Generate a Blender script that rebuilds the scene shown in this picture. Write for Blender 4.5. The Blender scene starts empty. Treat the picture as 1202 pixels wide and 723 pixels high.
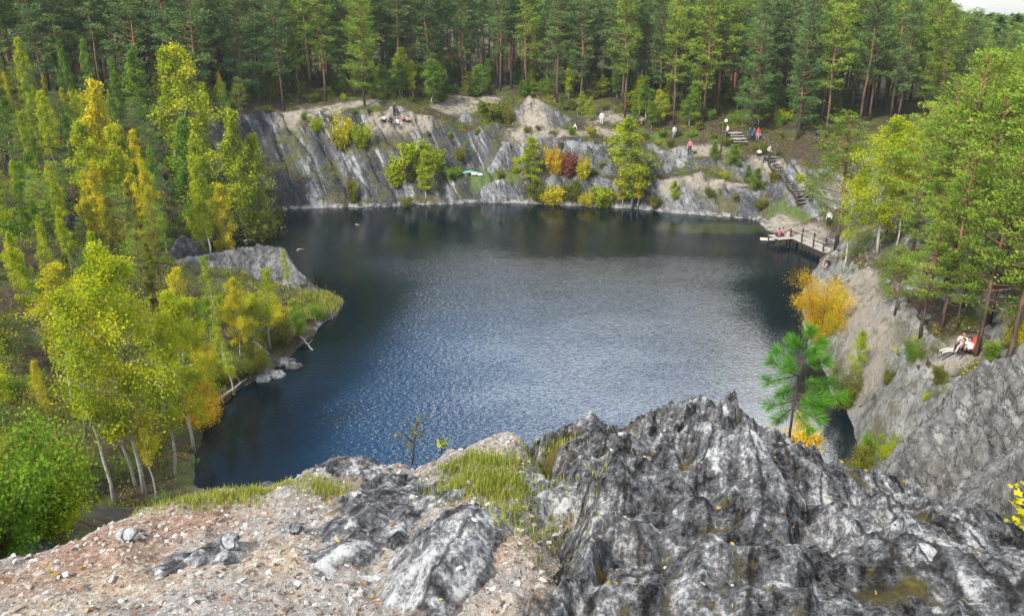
import bpy, math, random
import numpy as np
from mathutils import Vector, Matrix

random.seed(7)
rng = np.random.default_rng(7)
SC = bpy.context.scene
COL = SC.collection
R = math.radians

# ------------------------------------------------------------------ camera frame
PW, PH, F = 1202.0, 723.0, 943.0
CX, CY = 601.0, 361.5
PITCH = R(19.9)
CAMZ = 22.0
CP, SP = math.cos(PITCH), math.sin(PITCH)


def ray(px, py):
    """view direction of a photo pixel: (x, y, z)"""
    a, b = px - CX, CY - py
    return np.array([a, F * CP + b * SP, -F * SP + b * CP])


def on_z(px, py, z=0.0):
    d = ray(px, py)
    return d[:2] * ((z - CAMZ) / d[2])


def at_y(px, py, Y):
    d = ray(px, py)
    k = Y / d[1]
    return np.array([d[0] * k, Y, CAMZ + d[2] * k])


# ------------------------------------------------------------------ noise
_perm = np.random.default_rng(3).permutation(512).astype(np.int64)
_perm = np.concatenate([_perm, _perm])
_ang = np.random.default_rng(4).uniform(0, 2 * np.pi, 512)
_gx, _gy = np.cos(_ang), np.sin(_ang)


def perlin(x, y, seed=0):
    x = np.asarray(x, float) + seed * 17.31
    y = np.asarray(y, float) + seed * 9.17
    xi, yi = np.floor(x).astype(np.int64), np.floor(y).astype(np.int64)
    xf, yf = x - xi, y - yi
    u, v = xf * xf * xf * (xf * (xf * 6 - 15) + 10), yf * yf * yf * (yf * (yf * 6 - 15) + 10)

    def g(ix, iy, fx, fy):
        h = _perm[(_perm[ix & 511] + iy) & 511] & 511
        return _gx[h] * fx + _gy[h] * fy
    a, b = g(xi, yi, xf, yf), g(xi + 1, yi, xf - 1, yf)
    c, d = g(xi, yi + 1, xf, yf - 1), g(xi + 1, yi + 1, xf - 1, yf - 1)
    return ((a + (b - a) * u) * (1 - v) + (c + (d - c) * u) * v) * 1.45


def fbm(x, y, oct=4, seed=0, gain=.5):
    s, a, f = 0, 1.0, 1.0
    for i in range(oct):
        s = s + a * perlin(np.asarray(x) * f, np.asarray(y) * f, seed + i)
        a *= gain
        f *= 2.03
    return s


def ridged(x, y, oct=4, seed=0, gain=.5):
    s, a, f = 0, 1.0, 1.0
    for i in range(oct):
        s = s + a * (1 - 2 * np.abs(perlin(np.asarray(x) * f, np.asarray(y) * f, seed + i)))
        a *= gain
        f *= 2.07
    return s


def sstep(a, b, x):
    t = np.clip((np.asarray(x, float) - a) / (b - a), 0, 1)
    return t * t * (3 - 2 * t)


# ------------------------------------------------------------------ mesh / object helpers
def mesh_np(name, V, faces, smooth=False, attrs=None, mat_idx=None):
    """V (n,3); faces: list of int arrays, each (m,k)"""
    me = bpy.data.meshes.new(name)
    V = np.asarray(V, np.float32)
    faces = [np.asarray(f, np.int32) for f in faces if len(f)]
    me.vertices.add(len(V))
    me.vertices.foreach_set('co', V.ravel())
    nl = sum(f.size for f in faces)
    npoly = sum(len(f) for f in faces)
    me.loops.add(nl)
    me.loops.foreach_set('vertex_index', np.concatenate([f.ravel() for f in faces]))
    me.polygons.add(npoly)
    tot = np.concatenate([np.full(len(f), f.shape[1], np.int32) for f in faces])
    st = np.concatenate([[0], np.cumsum(tot)[:-1]]).astype(np.int32)
    me.polygons.foreach_set('loop_start', st)
    me.polygons.foreach_set('loop_total', tot)
    if mat_idx is not None:
        me.polygons.foreach_set('material_index', np.asarray(mat_idx, np.int32))
    me.polygons.foreach_set('use_smooth', np.full(npoly, smooth))
    me.update(calc_edges=True)
    for k, a in (attrs or {}).items():
        a = np.asarray(a, np.float32)
        if a.ndim == 1:
            at = me.attributes.new(k, 'FLOAT', 'POINT')
            at.data.foreach_set('value', a)
        else:
            at = me.attributes.new(k, 'FLOAT_VECTOR', 'POINT')
            at.data.foreach_set('vector', a.ravel())
    return me


def tag(o, label=None, cat=None, group=None, kind=None):
    if label:
        o['label'] = label
    if cat:
        o['category'] = cat
    if group:
        o['group'] = group
    if kind or cat:
        o['kind'] = kind or 'thing'
    return o


def obj(name, me, mat=None, parent=None, loc=None):
    o = bpy.data.objects.new(name, me)
    COL.objects.link(o)
    if mat is not None:
        for m in (mat if isinstance(mat, (list, tuple)) else [mat]):
            me.materials.append(m)
    if parent:
        o.parent = parent
    if loc is not None:
        o.location = loc
    return o


def empty(name, loc, rz=0.0):
    o = bpy.data.objects.new(name, None)
    o.empty_display_size = .3
    COL.objects.link(o)
    o.location = loc
    o.rotation_euler = (0, 0, rz)
    return o


class MB:
    """collects boxes / tubes / quads into one mesh"""
    def __init__(s):
        s.V, s.F, s.n, s.M = [], {}, 0, []

    def add(s, V, faces):
        V = np.asarray(V, float).reshape(-1, 3)
        for f in faces:
            f = np.asarray(f, int)
            if len(f):
                s.F.setdefault(f.shape[1], []).append(f + s.n)
        s.V.append(V)
        s.n += len(V)

    def tube(s, P, rad, sides=6, cap=True):
        P = np.asarray(P, float)
        n = len(P)
        rad = np.broadcast_to(np.asarray(rad, float), (n,))
        T = np.gradient(P, axis=0)
        T /= np.linalg.norm(T, axis=1)[:, None] + 1e-9
        up = np.array([0, 0, 1.0]) if abs(T[0][2]) < .9 else np.array([1.0, 0, 0])
        A = np.cross(T, up)
        A /= np.linalg.norm(A, axis=1)[:, None] + 1e-9
        B = np.cross(T, A)
        th = np.linspace(0, 2 * np.pi, sides, endpoint=False)
        ring = A[:, None, :] * np.cos(th)[None, :, None] + B[:, None, :] * np.sin(th)[None, :, None]
        V = (P[:, None, :] + ring * rad[:, None, None]).reshape(-1, 3)
        i = np.arange(n - 1)[:, None] * sides
        j = np.arange(sides)[None, :]
        k = (j + 1) % sides
        q = np.stack([i + j, i + k, i + sides + k, i + sides + j], -1).reshape(-1, 4)
        fs = [q]
        if cap:
            fs.append(np.array([list(range(sides))[::-1]]))
            fs.append(np.array([list(range((n - 1) * sides, n * sides))]))
        s.add(V, fs)
        return s

    def box(s, c, size, rz=0.0, M=None):
        x, y, z = np.array(size) / 2.0
        V = np.array([[-x, -y, -z], [x, -y, -z], [x, y, -z], [-x, y, -z], [-x, -y, z], [x, -y, z], [x, y, z], [-x, y, z]])
        if M is not None:
            V = V @ np.array(M).T
        ca, sa = math.cos(rz), math.sin(rz)
        V = np.stack([V[:, 0] * ca - V[:, 1] * sa, V[:, 0] * sa + V[:, 1] * ca, V[:, 2]], -1) + np.array(c)
        s.add(V, [np.array([[3, 2, 1, 0], [4, 5, 6, 7], [0, 1, 5, 4], [1, 2, 6, 5], [2, 3, 7, 6], [3, 0, 4, 7]])])
        return s

    def beam(s, a, b, w, h):
        """a rectangular bar from a to b"""
        a, b = np.array(a, float), np.array(b, float)
        d = b - a
        L = np.linalg.norm(d)
        d /= L
        up = np.array([0, 0, 1.0]) if abs(d[2]) < .95 else np.array([1.0, 0, 0])
        side = np.cross(d, up)
        side /= np.linalg.norm(side)
        u2 = np.cross(side, d)
        M = np.stack([d, side, u2], -1)
        return s.box((a + b) / 2, (L, w, h), M=M)

    def ball(s, c, r, seg=10, rings=7):
        r = np.broadcast_to(np.asarray(r, float), (3,))
        V, q, t = [[0, 0, 1]], [], []
        for i in range(1, rings):
            a = math.pi * i / rings
            for j in range(seg):
                b = 2 * math.pi * j / seg
                V.append([math.sin(a) * math.cos(b), math.sin(a) * math.sin(b), math.cos(a)])
        V.append([0, 0, -1])
        for j in range(seg):
            k = (j + 1) % seg
            t.append([0, 1 + j, 1 + k])
            e = 1 + (rings - 2) * seg
            t.append([len(V) - 1, e + k, e + j])
            for i in range(rings - 2):
                q.append([1 + i * seg + j, 1 + (i + 1) * seg + j, 1 + (i + 1) * seg + k, 1 + i * seg + k])
        s.add(np.array(V) * r + np.array(c), [np.array(q), np.array(t)])
        return s

    def mesh(s, name, smooth=False, attrs=None):
        return mesh_np(name, np.concatenate(s.V), [np.concatenate(v) for v in s.F.values()], smooth, attrs)


# ------------------------------------------------------------------ materials
def new_mat(name):
    m = bpy.data.materials.new(name)
    m.use_nodes = True
    nt = m.node_tree
    nt.nodes.clear()
    out = nt.nodes.new('ShaderNodeOutputMaterial')
    return m, nt, out


def N(nt, typ, **kw):
    n = nt.nodes.new(typ)
    for k, v in kw.items():
        if k.startswith('i_'):
            key = k[2:]
            key = int(key) if key.isdigit() else key.replace('_', ' ')
            if hasattr(v, 'is_linked') or hasattr(v, 'links'):
                nt.links.new(v, n.inputs[key])
            else:
                n.inputs[key].default_value = v
        else:
            setattr(n, k, v)
    return n


def ramp(nt, fac, stops, interp='LINEAR'):
    n = nt.nodes.new('ShaderNodeValToRGB')
    n.color_ramp.interpolation = interp
    e = n.color_ramp.elements
    while len(e) < len(stops):
        e.new(.5)
    for i, (p, c) in enumerate(stops):
        e[i].position = p
        e[i].color = (*c, 1) if len(c) == 3 else c
    nt.links.new(fac, n.inputs[0])
    return n.outputs[0]


def mix(nt, fac, a, b, mode='MIX'):
    n = nt.nodes.new('ShaderNodeMix')
    n.data_type = 'RGBA'
    n.blend_type = mode
    for sock, v in ((n.inputs[0], fac), (n.inputs[6], a), (n.inputs[7], b)):
        if hasattr(v, 'links'):
            nt.links.new(v, sock)
        else:
            sock.default_value = (*v, 1) if isinstance(v, (tuple, list)) and len(v) == 3 else v
    return n.outputs[2]


def math_n(nt, op, a, b=0.0, c=None, clamp=False):
    n = nt.nodes.new('ShaderNodeMath')
    n.operation = op
    n.use_clamp = clamp
    for i, v in enumerate((a, b) if c is None else (a, b, c)):
        if hasattr(v, 'links'):
            nt.links.new(v, n.inputs[i])
        else:
            n.inputs[i].default_value = v
    return n.outputs[0]


def mapr(nt, v, a, b, c=0.0, d=1.0, smooth=True):
    n = nt.nodes.new('ShaderNodeMapRange')
    n.interpolation_type = 'SMOOTHSTEP' if smooth else 'LINEAR'
    nt.links.new(v, n.inputs[0])
    for i, q in enumerate((a, b, c, d)):
        n.inputs[i + 1].default_value = q
    return n.outputs[0]


def noise(nt, vec, scale, detail=4, rough=.55, dist=0.0, out=0):
    n = nt.nodes.new('ShaderNodeTexNoise')
    n.inputs['Scale'].default_value = scale
    n.inputs['Detail'].default_value = detail
    n.inputs['Roughness'].default_value = rough
    n.inputs['Distortion'].default_value = dist
    if vec is not None:
        nt.links.new(vec, n.inputs['Vector'])
    return n.outputs[out]


def mapping(nt, vec, scale=(1, 1, 1), rot=(0, 0, 0), loc=(0, 0, 0)):
    n = nt.nodes.new('ShaderNodeMapping')
    n.inputs['Scale'].default_value = scale
    n.inputs['Rotation'].default_value = rot
    n.inputs['Location'].default_value = loc
    nt.links.new(vec, n.inputs['Vector'])
    return n.outputs[0]


def principled(nt, out, col, rough=.9, spec=.25, bump=None, bstr=.5, bdist=.05, **kw):
    p = nt.nodes.new('ShaderNodeBsdfPrincipled')
    if hasattr(col, 'links'):
        nt.links.new(col, p.inputs['Base Color'])
    else:
        p.inputs['Base Color'].default_value = (*col, 1)
    p.inputs['Roughness'].default_value = rough
    p.inputs['Specular IOR Level'].default_value = spec
    for k, v in kw.items():
        p.inputs[k.replace('_', ' ')].default_value = v
    if bump is not None:
        b = nt.nodes.new('ShaderNodeBump')
        b.inputs['Strength'].default_value = bstr
        b.inputs['Distance'].default_value = bdist
        nt.links.new(bump, b.inputs['Height'])
        nt.links.new(b.outputs[0], p.inputs['Normal'])
    nt.links.new(p.outputs[0], out.inputs[0])
    return p


def pos(nt):
    return nt.nodes.new('ShaderNodeNewGeometry').outputs['Position']


def attr(nt, name, vec=False):
    n = nt.nodes.new('ShaderNodeAttribute')
    n.attribute_name = name
    return n.outputs['Vector'] if vec else n.outputs['Fac']


def leaf_mat(name, c0, c1, c2, trans=.3):
    m, nt, out = new_mat(name)
    t = attr(nt, 'tint')
    info = nt.nodes.new('ShaderNodeObjectInfo')
    t2 = math_n(nt, 'ADD', t, mapr(nt, info.outputs['Random'], 0, 1, -.16, .16, False))
    c = ramp(nt, t2, [(0.05, c0), (.5, c1), (.95, c2)])
    d = N(nt, 'ShaderNodeBsdfDiffuse')
    tr = N(nt, 'ShaderNodeBsdfTranslucent')
    nt.links.new(c, d.inputs[0])
    nt.links.new(c, tr.inputs[0])
    mx = nt.nodes.new('ShaderNodeMixShader')
    mx.inputs[0].default_value = trans
    nt.links.new(d.outputs[0], mx.inputs[1])
    nt.links.new(tr.outputs[0], mx.inputs[2])
    nt.links.new(mx.outputs[0], out.inputs[0])
    return m


LEAF = {
    'green': leaf_mat('leaves_green', (.075, .155, .018), (.165, .285, .028), (.29, .40, .04)),
    'lime': leaf_mat('leaves_lime', (.18, .25, .012), (.37, .45, .018), (.56, .55, .03)),
    'yellow': leaf_mat('leaves_yellow', (.30, .31, .014), (.54, .48, .02), (.72, .60, .03)),
    'orange': leaf_mat('leaves_orange', (.36, .27, .015), (.60, .38, .02), (.72, .50, .03)),
    'red': leaf_mat('leaves_red', (.13, .07, .03), (.27, .085, .06), (.36, .14, .08)),
    'olive': leaf_mat('leaves_olive', (.08, .10, .016), (.17, .19, .025), (.30, .28, .04)),
    'pine': leaf_mat('needles_dark', (.055, .10, .038), (.125, .215, .065), (.22, .32, .09), .22),
    'pinelight': leaf_mat('needles_light', (.10, .17, .025), (.225, .335, .04), (.36, .46, .06), .25),
    'sapling': leaf_mat('needles_fresh', (.045, .15, .014), (.095, .29, .026), (.20, .42, .045), .3),
    'grass': leaf_mat('grass_blades', (.16, .20, .03), (.28, .32, .05), (.46, .40, .13), .3),
}


def bark_birch():
    m, nt, out = new_mat('bark_birch')
    tc = nt.nodes.new('ShaderNodeTexCoord').outputs['Object']
    n1 = noise(nt, mapping(nt, tc, (3, 3, 9)), 1.0, 4)
    n2 = noise(nt, mapping(nt, tc, (1, 1, .6)), 1.0, 3)
    c = ramp(nt, n1, [(.3, (.05, .045, .04)), (.42, (.42, .40, .36)), (.7, (.62, .60, .55))])
    c = mix(nt, mapr(nt, n2, .45, .7), c, (.30, .26, .2))
    principled(nt, out, c, .85, .2, n1, .3, .02)
    return m


def bark_pine():
    m, nt, out = new_mat('bark_pine')
    tc = nt.nodes.new('ShaderNodeTexCoord').outputs['Object']
    sep = nt.nodes.new('ShaderNodeSeparateXYZ')
    nt.links.new(tc, sep.inputs[0])
    n1 = noise(nt, mapping(nt, tc, (5, 5, 1.3)), 1.0, 4)
    low = ramp(nt, n1, [(.3, (.035, .026, .02)), (.7, (.17, .12, .09))])
    hi = ramp(nt, n1, [(.3, (.13, .065, .035)), (.7, (.36, .20, .11))])
    c = mix(nt, mapr(nt, sep.outputs[2], 2.0, 7.0), low, hi)
    principled(nt, out, c, .9, .15, n1, .5, .03)
    return m


BARK_B, BARK_P = bark_birch(), bark_pine()


def plain(name, col, rough=.8, var=.25, scale=6.0):
    m, nt, out = new_mat(name)
    tc = nt.nodes.new('ShaderNodeTexCoord').outputs['Object']
    n1 = noise(nt, tc, scale, 3)
    a = tuple(max(0, c * (1 - var)) for c in col)
    b = tuple(min(1, c * (1 + var)) for c in col)
    principled(nt, out, ramp(nt, n1, [(.3, a), (.7, b)]), rough, .25)
    return m


# ------------------------------------------------------------------ lake outline and terrain profiles
# each: (photo pixel on the waterline or world point, profile)
SHORE = [
    ((404, 355), 'tip'), ('w', (-15.2, 64.5), 'tip'), ('w', (-19.5, 68.5), 'inlets'), ('w', (-24.5, 71.5), 'inlets'),
    ('w', (-29.5, 75.5), 'inlets'), ('w', (-31.5, 80.5), 'inlet'), ((296, 259), 'inlet'), ((320, 250), 'farl'), ((345, 245), 'farl'),
    ((400, 243.5), 'farl'), ((440, 243), 'farl'), ((480, 241), 'farl'), ((520, 239.5), 'farm'), ((560, 238.5), 'farc'),
    ((600, 238), 'farc'), ((640, 240), 'farc'), ((690, 242.5), 'farc'), ((735, 244.5), 'fard'), ((770, 247), 'farr'),
    ((800, 251), 'farr'), ((860, 255), 'farr'), ((890, 258.5), 'farr'), ((897, 268), 'beach'), ((915, 277), 'beach'),
    ((945, 284), 'beach'), ((968, 298), 'right'), ((958, 318), 'right'), ((946, 345), 'right'), ((944, 375), 'right'),
    ((952, 405), 'right'), ((975, 445), 'rcliff'), ((1000, 490), 'rcliff'), ((1013, 528), 'rcliff'), ('w', (18.2, 34.5), 'rcliff'),
    ('w', (13.5, 30), 'near'), ('w', (6, 27.5), 'near'), ('w', (-3, 27.5), 'near'), ('w', (-11, 29), 'lnear'), ('w', (-15.2, 32.5), 'lnear'),
    ((236, 558), 'lnear'), ((231, 538), 'left'), ((240, 502), 'left'), ((260, 475), 'left'), ((300, 447), 'left'), ((330, 433), 'left'),
    ((352, 408), 'left'), ((378, 385), 'tip'),
]
PROF = {
    'farl': [(0, 0), (.5, .8), (4.5, 5.8), (8, 10.4), (11, 11.8), (16, 12.2), (24, 12.8), (40, 13), (120, 14)],
    'farm': [(0, 0), (.5, .8), (4, 5.0), (8, 9.6), (13, 10.6), (17, 11.6), (24, 12.4), (40, 13), (120, 14)],
    'farc': [(0, 0), (.6, .9), (2.2, 3.1), (4.2, 3.5), (6.4, 7.0), (9.5, 7.6), (13, 9.4), (18, 11.2), (40, 13), (120, 14)],
    'fard': [(0, 0), (.6, .8), (2.2, 2.8), (4.6, 3.6), (6.6, 6.2), (9.5, 7.2), (13, 8.6), (18, 10), (40, 12), (120, 13)],
    'farr': [(0, 0), (.5, .5), (2.6, 2.9), (4.6, 3.3), (7.2, 5.9), (10, 6.9), (14, 8.6), (22, 10), (40, 10), (120, 8)],
    'beach': [(0, 0), (1.5, .35), (5, 1.0), (8, 2.6), (12, 5.2), (18, 8), (26, 9), (45, 8), (80, 4), (120, 0)],
    'right': [(0, 0), (.8, 1.2), (3, 3.4), (7, 5.6), (12, 9.0), (18, 12), (28, 13.5), (45, 11), (80, 5), (120, 0)],
    'rcliff': [(0, 0), (.5, 1.6), (2.8, 5.2), (3.6, 5.9), (5.6, 6.3), (8.5, 9.0), (13, 12.5), (19, 16), (30, 18), (60, 14), (120, 4)],
    'near': [(0, 0), (2, 2.5), (8, 9), (13, 12.3), (18, 15.2), (22, 17.3), (25, 18.6), (29, 19.6), (40, 19.8), (120, 20)],
    'lnear': [(0, 0), (1.5, .5), (5, 1.3), (9, 2.4), (14, 4.2), (20, 7.2), (30, 12), (60, 17), (120, 18)],
    'left': [(0, 0), (.8, .4), (4, 1.1), (9, 2.7), (16, 6), (26, 9.8), (40, 12), (120, 14)],
    'tip': [(0, 0), (.6, .4), (3, .9), (8, 2.6), (16, 6), (26, 9.8), (40, 12), (120, 14)],
    'inlets': [(0, 0), (1, .5), (4, 1.3), (8, 2.6), (14, 5.0), (24, 9), (40, 12), (120, 14)],
    'inlet': [(0, 0), (.8, .8), (4, 3.0), (8, 5.6), (14, 8.8), (24, 11.3), (40, 12.5), (120, 14)],
}
poly, pnames = [], []
for e in SHORE:
    if e[0] == 'w':
        poly.append(np.array(e[1], float))
        pnames.append(e[2])
    else:
        poly.append(on_z(*e[0]))
        pnames.append(e[1])
poly = np.array(poly)
DS = np.array([0, .5, 1, 1.8, 2.6, 3.6, 4.6, 5.6, 6.6, 8, 9.5, 11, 13, 15, 18, 22, 26, 32, 40, 60, 80, 120, 2500.])
PZ = np.array([np.interp(DS, [a for a, b in PROF[n]], [b for a, b in PROF[n]]) for n in pnames])
PZ[:, -1] = 0.0
NS = len(poly)


def shore(x, y):
    """signed distance to the waterline (+ on land) and the arc parameter of the nearest point"""
    x, y = np.asarray(x, float), np.asarray(y, float)
    best = np.full(x.shape, 1e18)
    par = np.zeros(x.shape)
    inside = np.zeros(x.shape, bool)
    for i in range(NS):
        a, b = poly[i], poly[(i + 1) % NS]
        ab = b - a
        t = np.clip(((x - a[0]) * ab[0] + (y - a[1]) * ab[1]) / (ab @ ab), 0, 1)
        d2 = (x - a[0] - t * ab[0]) ** 2 + (y - a[1] - t * ab[1]) ** 2
        m = d2 < best
        best = np.where(m, d2, best)
        par = np.where(m, i + t, par)
        cond = (a[1] > y) != (b[1] > y)
        xi = a[0] + (y - a[1]) / (ab[1] if abs(ab[1]) > 1e-9 else 1e-9) * ab[0]
        inside ^= cond & (x < xi)
    d = np.sqrt(best)
    return np.where(inside, -d, d), par


def base_height(x, y):
    d, par = shore(x, y)
    # ragged waterline and uneven benches
    d = d + .55 * fbm(x * .45, y * .45, 3, 11) * sstep(-3, 1, d) * 1.0
    i0 = np.floor(par).astype(int) % NS
    i1 = (i0 + 1) % NS
    f = par - np.floor(par)
    dd = np.clip(d, 0, 2400)
    k = np.clip(np.searchsorted(DS, dd, side='right') - 1, 0, len(DS) - 2)
    w = (dd - DS[k]) / (DS[k + 1] - DS[k])
    z0 = PZ[i0, k] * (1 - w) + PZ[i0, k + 1] * w
    z1 = PZ[i1, k] * (1 - w) + PZ[i1, k + 1] * w
    z = z0 * (1 - f) + z1 * f
    z = np.where(d < 0, np.maximum(d * .9, -6), z)
    return z, d


def axis(segs):
    out = [segs[0][0]]
    for a, b, st in segs:
        n = max(1, int(round((b - a) / st)))
        out += list(np.linspace(a, b, n + 1)[1:])
    return np.array(out)


GX = axis([(-1600, -400, 120), (-400, -150, 18), (-150, -80, 1.4), (-80, -42, .55), (-42, 42, .28), (42, 80, .55), (80, 150, 1.4), (150, 400, 18), (400, 1600, 120)])
GY = axis([(-500, -60, 40), (-60, -12, 2), (-12, 84, .40), (84, 120, .24), (120, 165, .9), (165, 400, 10), (400, 2200, 120)])
XX, YY = np.meshgrid(GX, GY)
ZZ, DD = base_height(XX, YY)


def blur(Z, n):
    for _ in range(n):
        Z = Z.copy()
        Z[:, 1:-1] = (Z[:, :-2] + 2 * Z[:, 1:-1] + Z[:, 2:]) / 4
        Z[1:-1] = (Z[:-2] + 2 * Z[1:-1] + Z[2:]) / 4
    return Z


ZZ = blur(ZZ, 3)


def bump_at(px, py, Y, h, rx, ry):
    global ZZ
    p = at_y(px, py, Y)
    ZZ = ZZ + h * np.exp(-((XX - p[0]) / rx) ** 2 - ((YY - p[1]) / ry) ** 2)


# mounds and notches on the far bank
bump_at(628, 150, 110.5, 3.0, 3.2, 3.0)      # sandy scree mound
bump_at(575, 150, 107, 1.6, 2.6, 2.4)
bump_at(820, 180, 97.0, 1.2, 3.6, 2.4)
bump_at(925, 200, 93, 1.2, 2.4, 2.0)

gzx = np.gradient(ZZ, axis=1) / np.gradient(XX, axis=1)
gzy = np.gradient(ZZ, axis=0) / np.gradient(YY, axis=0)
SLOPE = np.sqrt(gzx ** 2 + gzy ** 2)
cliff = sstep(.42, .95, blur(SLOPE, 2)) * sstep(-.5, .8, DD) * (np.abs(XX) < 80)
uu = XX + .5 * ZZ + .15 * YY
slab = ridged(uu * .42, (YY - .6 * XX) * .06 + ZZ * .05, 3, 21, .55)
blk = fbm(XX * .38, YY * .38 + ZZ * .5, 4, 31)
saw = (uu * .36 + .5 * perlin(uu * .3, ZZ * .3, 5)) % 1.0
near_m = sstep(60, 80, YY)
ZZ = ZZ + cliff * (near_m * (.22 * slab + .95 * (saw - .5)) + (.45 + .35 * (1 - near_m) - .28 * near_m * sstep(4, -4, XX)) * blk + (1 - near_m) * .45 * (ridged(XX * .55, YY * .55 + ZZ * .7, 4, 33) - .5)) + .14 * fbm(XX * .3, YY * .3, 3, 41) * sstep(.5, 3, DD) + .05 * fbm(XX * 1.4, YY * 1.4, 2, 44) * sstep(.3, 2, DD)
ZZ = np.where((DD > .6) & (ZZ < .12), .12, ZZ)


def T(x, y):
    i = int(np.clip(np.searchsorted(GX, x) - 1, 0, len(GX) - 2))
    j = int(np.clip(np.searchsorted(GY, y) - 1, 0, len(GY) - 2))
    a = (x - GX[i]) / (GX[i + 1] - GX[i])
    b = (y - GY[j]) / (GY[j + 1] - GY[j])
    return float((ZZ[j, i] * (1 - a) + ZZ[j, i + 1] * a) * (1 - b) + (ZZ[j + 1, i] * (1 - a) + ZZ[j + 1, i + 1] * a) * b)


def Tv(x, y):
    return np.array([T(a, b) for a, b in zip(np.ravel(x), np.ravel(y))])


def hit(px, py, y0=8.0):
    """first terrain (or water) point seen at a photo pixel"""
    d = ray(px, py)
    Y = y0
    while Y < 400:
        x, z = d[0] * Y / d[1], CAMZ + d[2] * Y / d[1]
        if z < max(T(x, Y), 0.0):
            for _ in range(12):
                Ym = Y - .15
                x, z = d[0] * Ym / d[1], CAMZ + d[2] * Ym / d[1]
                if z >= max(T(x, Ym), 0.0):
                    break
                Y = Ym
            x = d[0] * Y / d[1]
            return np.array([x, Y, max(T(x, Y), 0.0)])
        Y += .3 if Y < 130 else 3
    x = d[0] * Y / d[1]
    return np.array([x, Y, T(x, Y)])


def ground_at(px, Y):
    """ground point at world depth Y in the photo column px"""
    z = 8.0
    for _ in range(12):
        depth = Y * CP + (CAMZ - z) * SP
        x = (px - CX) / F * depth
        z = .5 * z + .5 * T(x, Y)
    return np.array([x, Y, T(x, Y)])


def project(p):
    x, y, z = p[0], p[1], p[2] - CAMZ
    dep = y * CP - z * SP
    up = y * SP + z * CP
    return CX + F * x / dep, CY - F * up / dep, dep


# painted ground cover masks: bare pale dirt (paths), lawn
def stroke(pts, r, src=None):
    m = np.zeros(XX.shape)
    P = [hit(*p) for p in pts]
    Q = []
    for a, b in zip(P[:-1], P[1:]):
        n = max(2, int(np.linalg.norm(b - a) / .5))
        Q += [a + (b - a) * t for t in np.linspace(0, 1, n)]
    if len(P) == 1:
        Q = P
    for q in Q:
        m = np.maximum(m, 1 - sstep(.4 * r, r, np.hypot(XX - q[0], YY - q[1])))
    return m


dirt = np.zeros(XX.shape)
for pts, r in (([(545, 118), (520, 128), (575, 118)], 2.2), ([(500, 142), (470, 147), (440, 146)], 1.4), ([(600, 158), (650, 158), (700, 156), (725, 160)], 1.3),
               ([(628, 122), (628, 140)], 2.6), ([(780, 219), (830, 218), (880, 216)], .8), ([(800, 182), (840, 178)], 2.0), ([(890, 190), (930, 205), (935, 225)], 1.5),
               ([(905, 264), (950, 268), (985, 280)], 2.0), ([(1010, 330), (1015, 380), (1030, 430)], 1.5), ([(1125, 420), (1140, 400)], 1.3), ([(1180, 340), (1195, 300)], 1.6),
               ([(330, 135), (400, 125), (440, 120)], 1.2), ([(700, 140), (750, 140)], 1.6)):
    dirt = np.maximum(dirt, stroke(pts, r))
wood = sstep(-17, -22, XX + .25 * (YY - 60)) * sstep(95, 86, YY + .4 * (XX + 30)) * sstep(14, 22, YY)
lawn = np.zeros(XX.shape)
for pts, r in (([(560, 207), (600, 206)], 1.6), ([(905, 252), (945, 258)], .9), ([(770, 162), (785, 172)], 1.2)):
    lawn = np.maximum(lawn, stroke(pts, r))

nx, ny = len(GX), len(GY)
idx = np.arange(nx * ny).reshape(ny, nx)
quads = np.stack([idx[:-1, :-1], idx[:-1, 1:], idx[1:, 1:], idx[1:, :-1]], -1).reshape(-1, 4)
terr_me = mesh_np('terrain', np.stack([XX, YY, ZZ], -1).reshape(-1, 3), [quads], True, {'dirt': dirt.ravel(), 'lawn': lawn.ravel(), 'wood': wood.ravel(), 'shore': np.clip(DD, -5, 50).ravel()})


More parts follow.
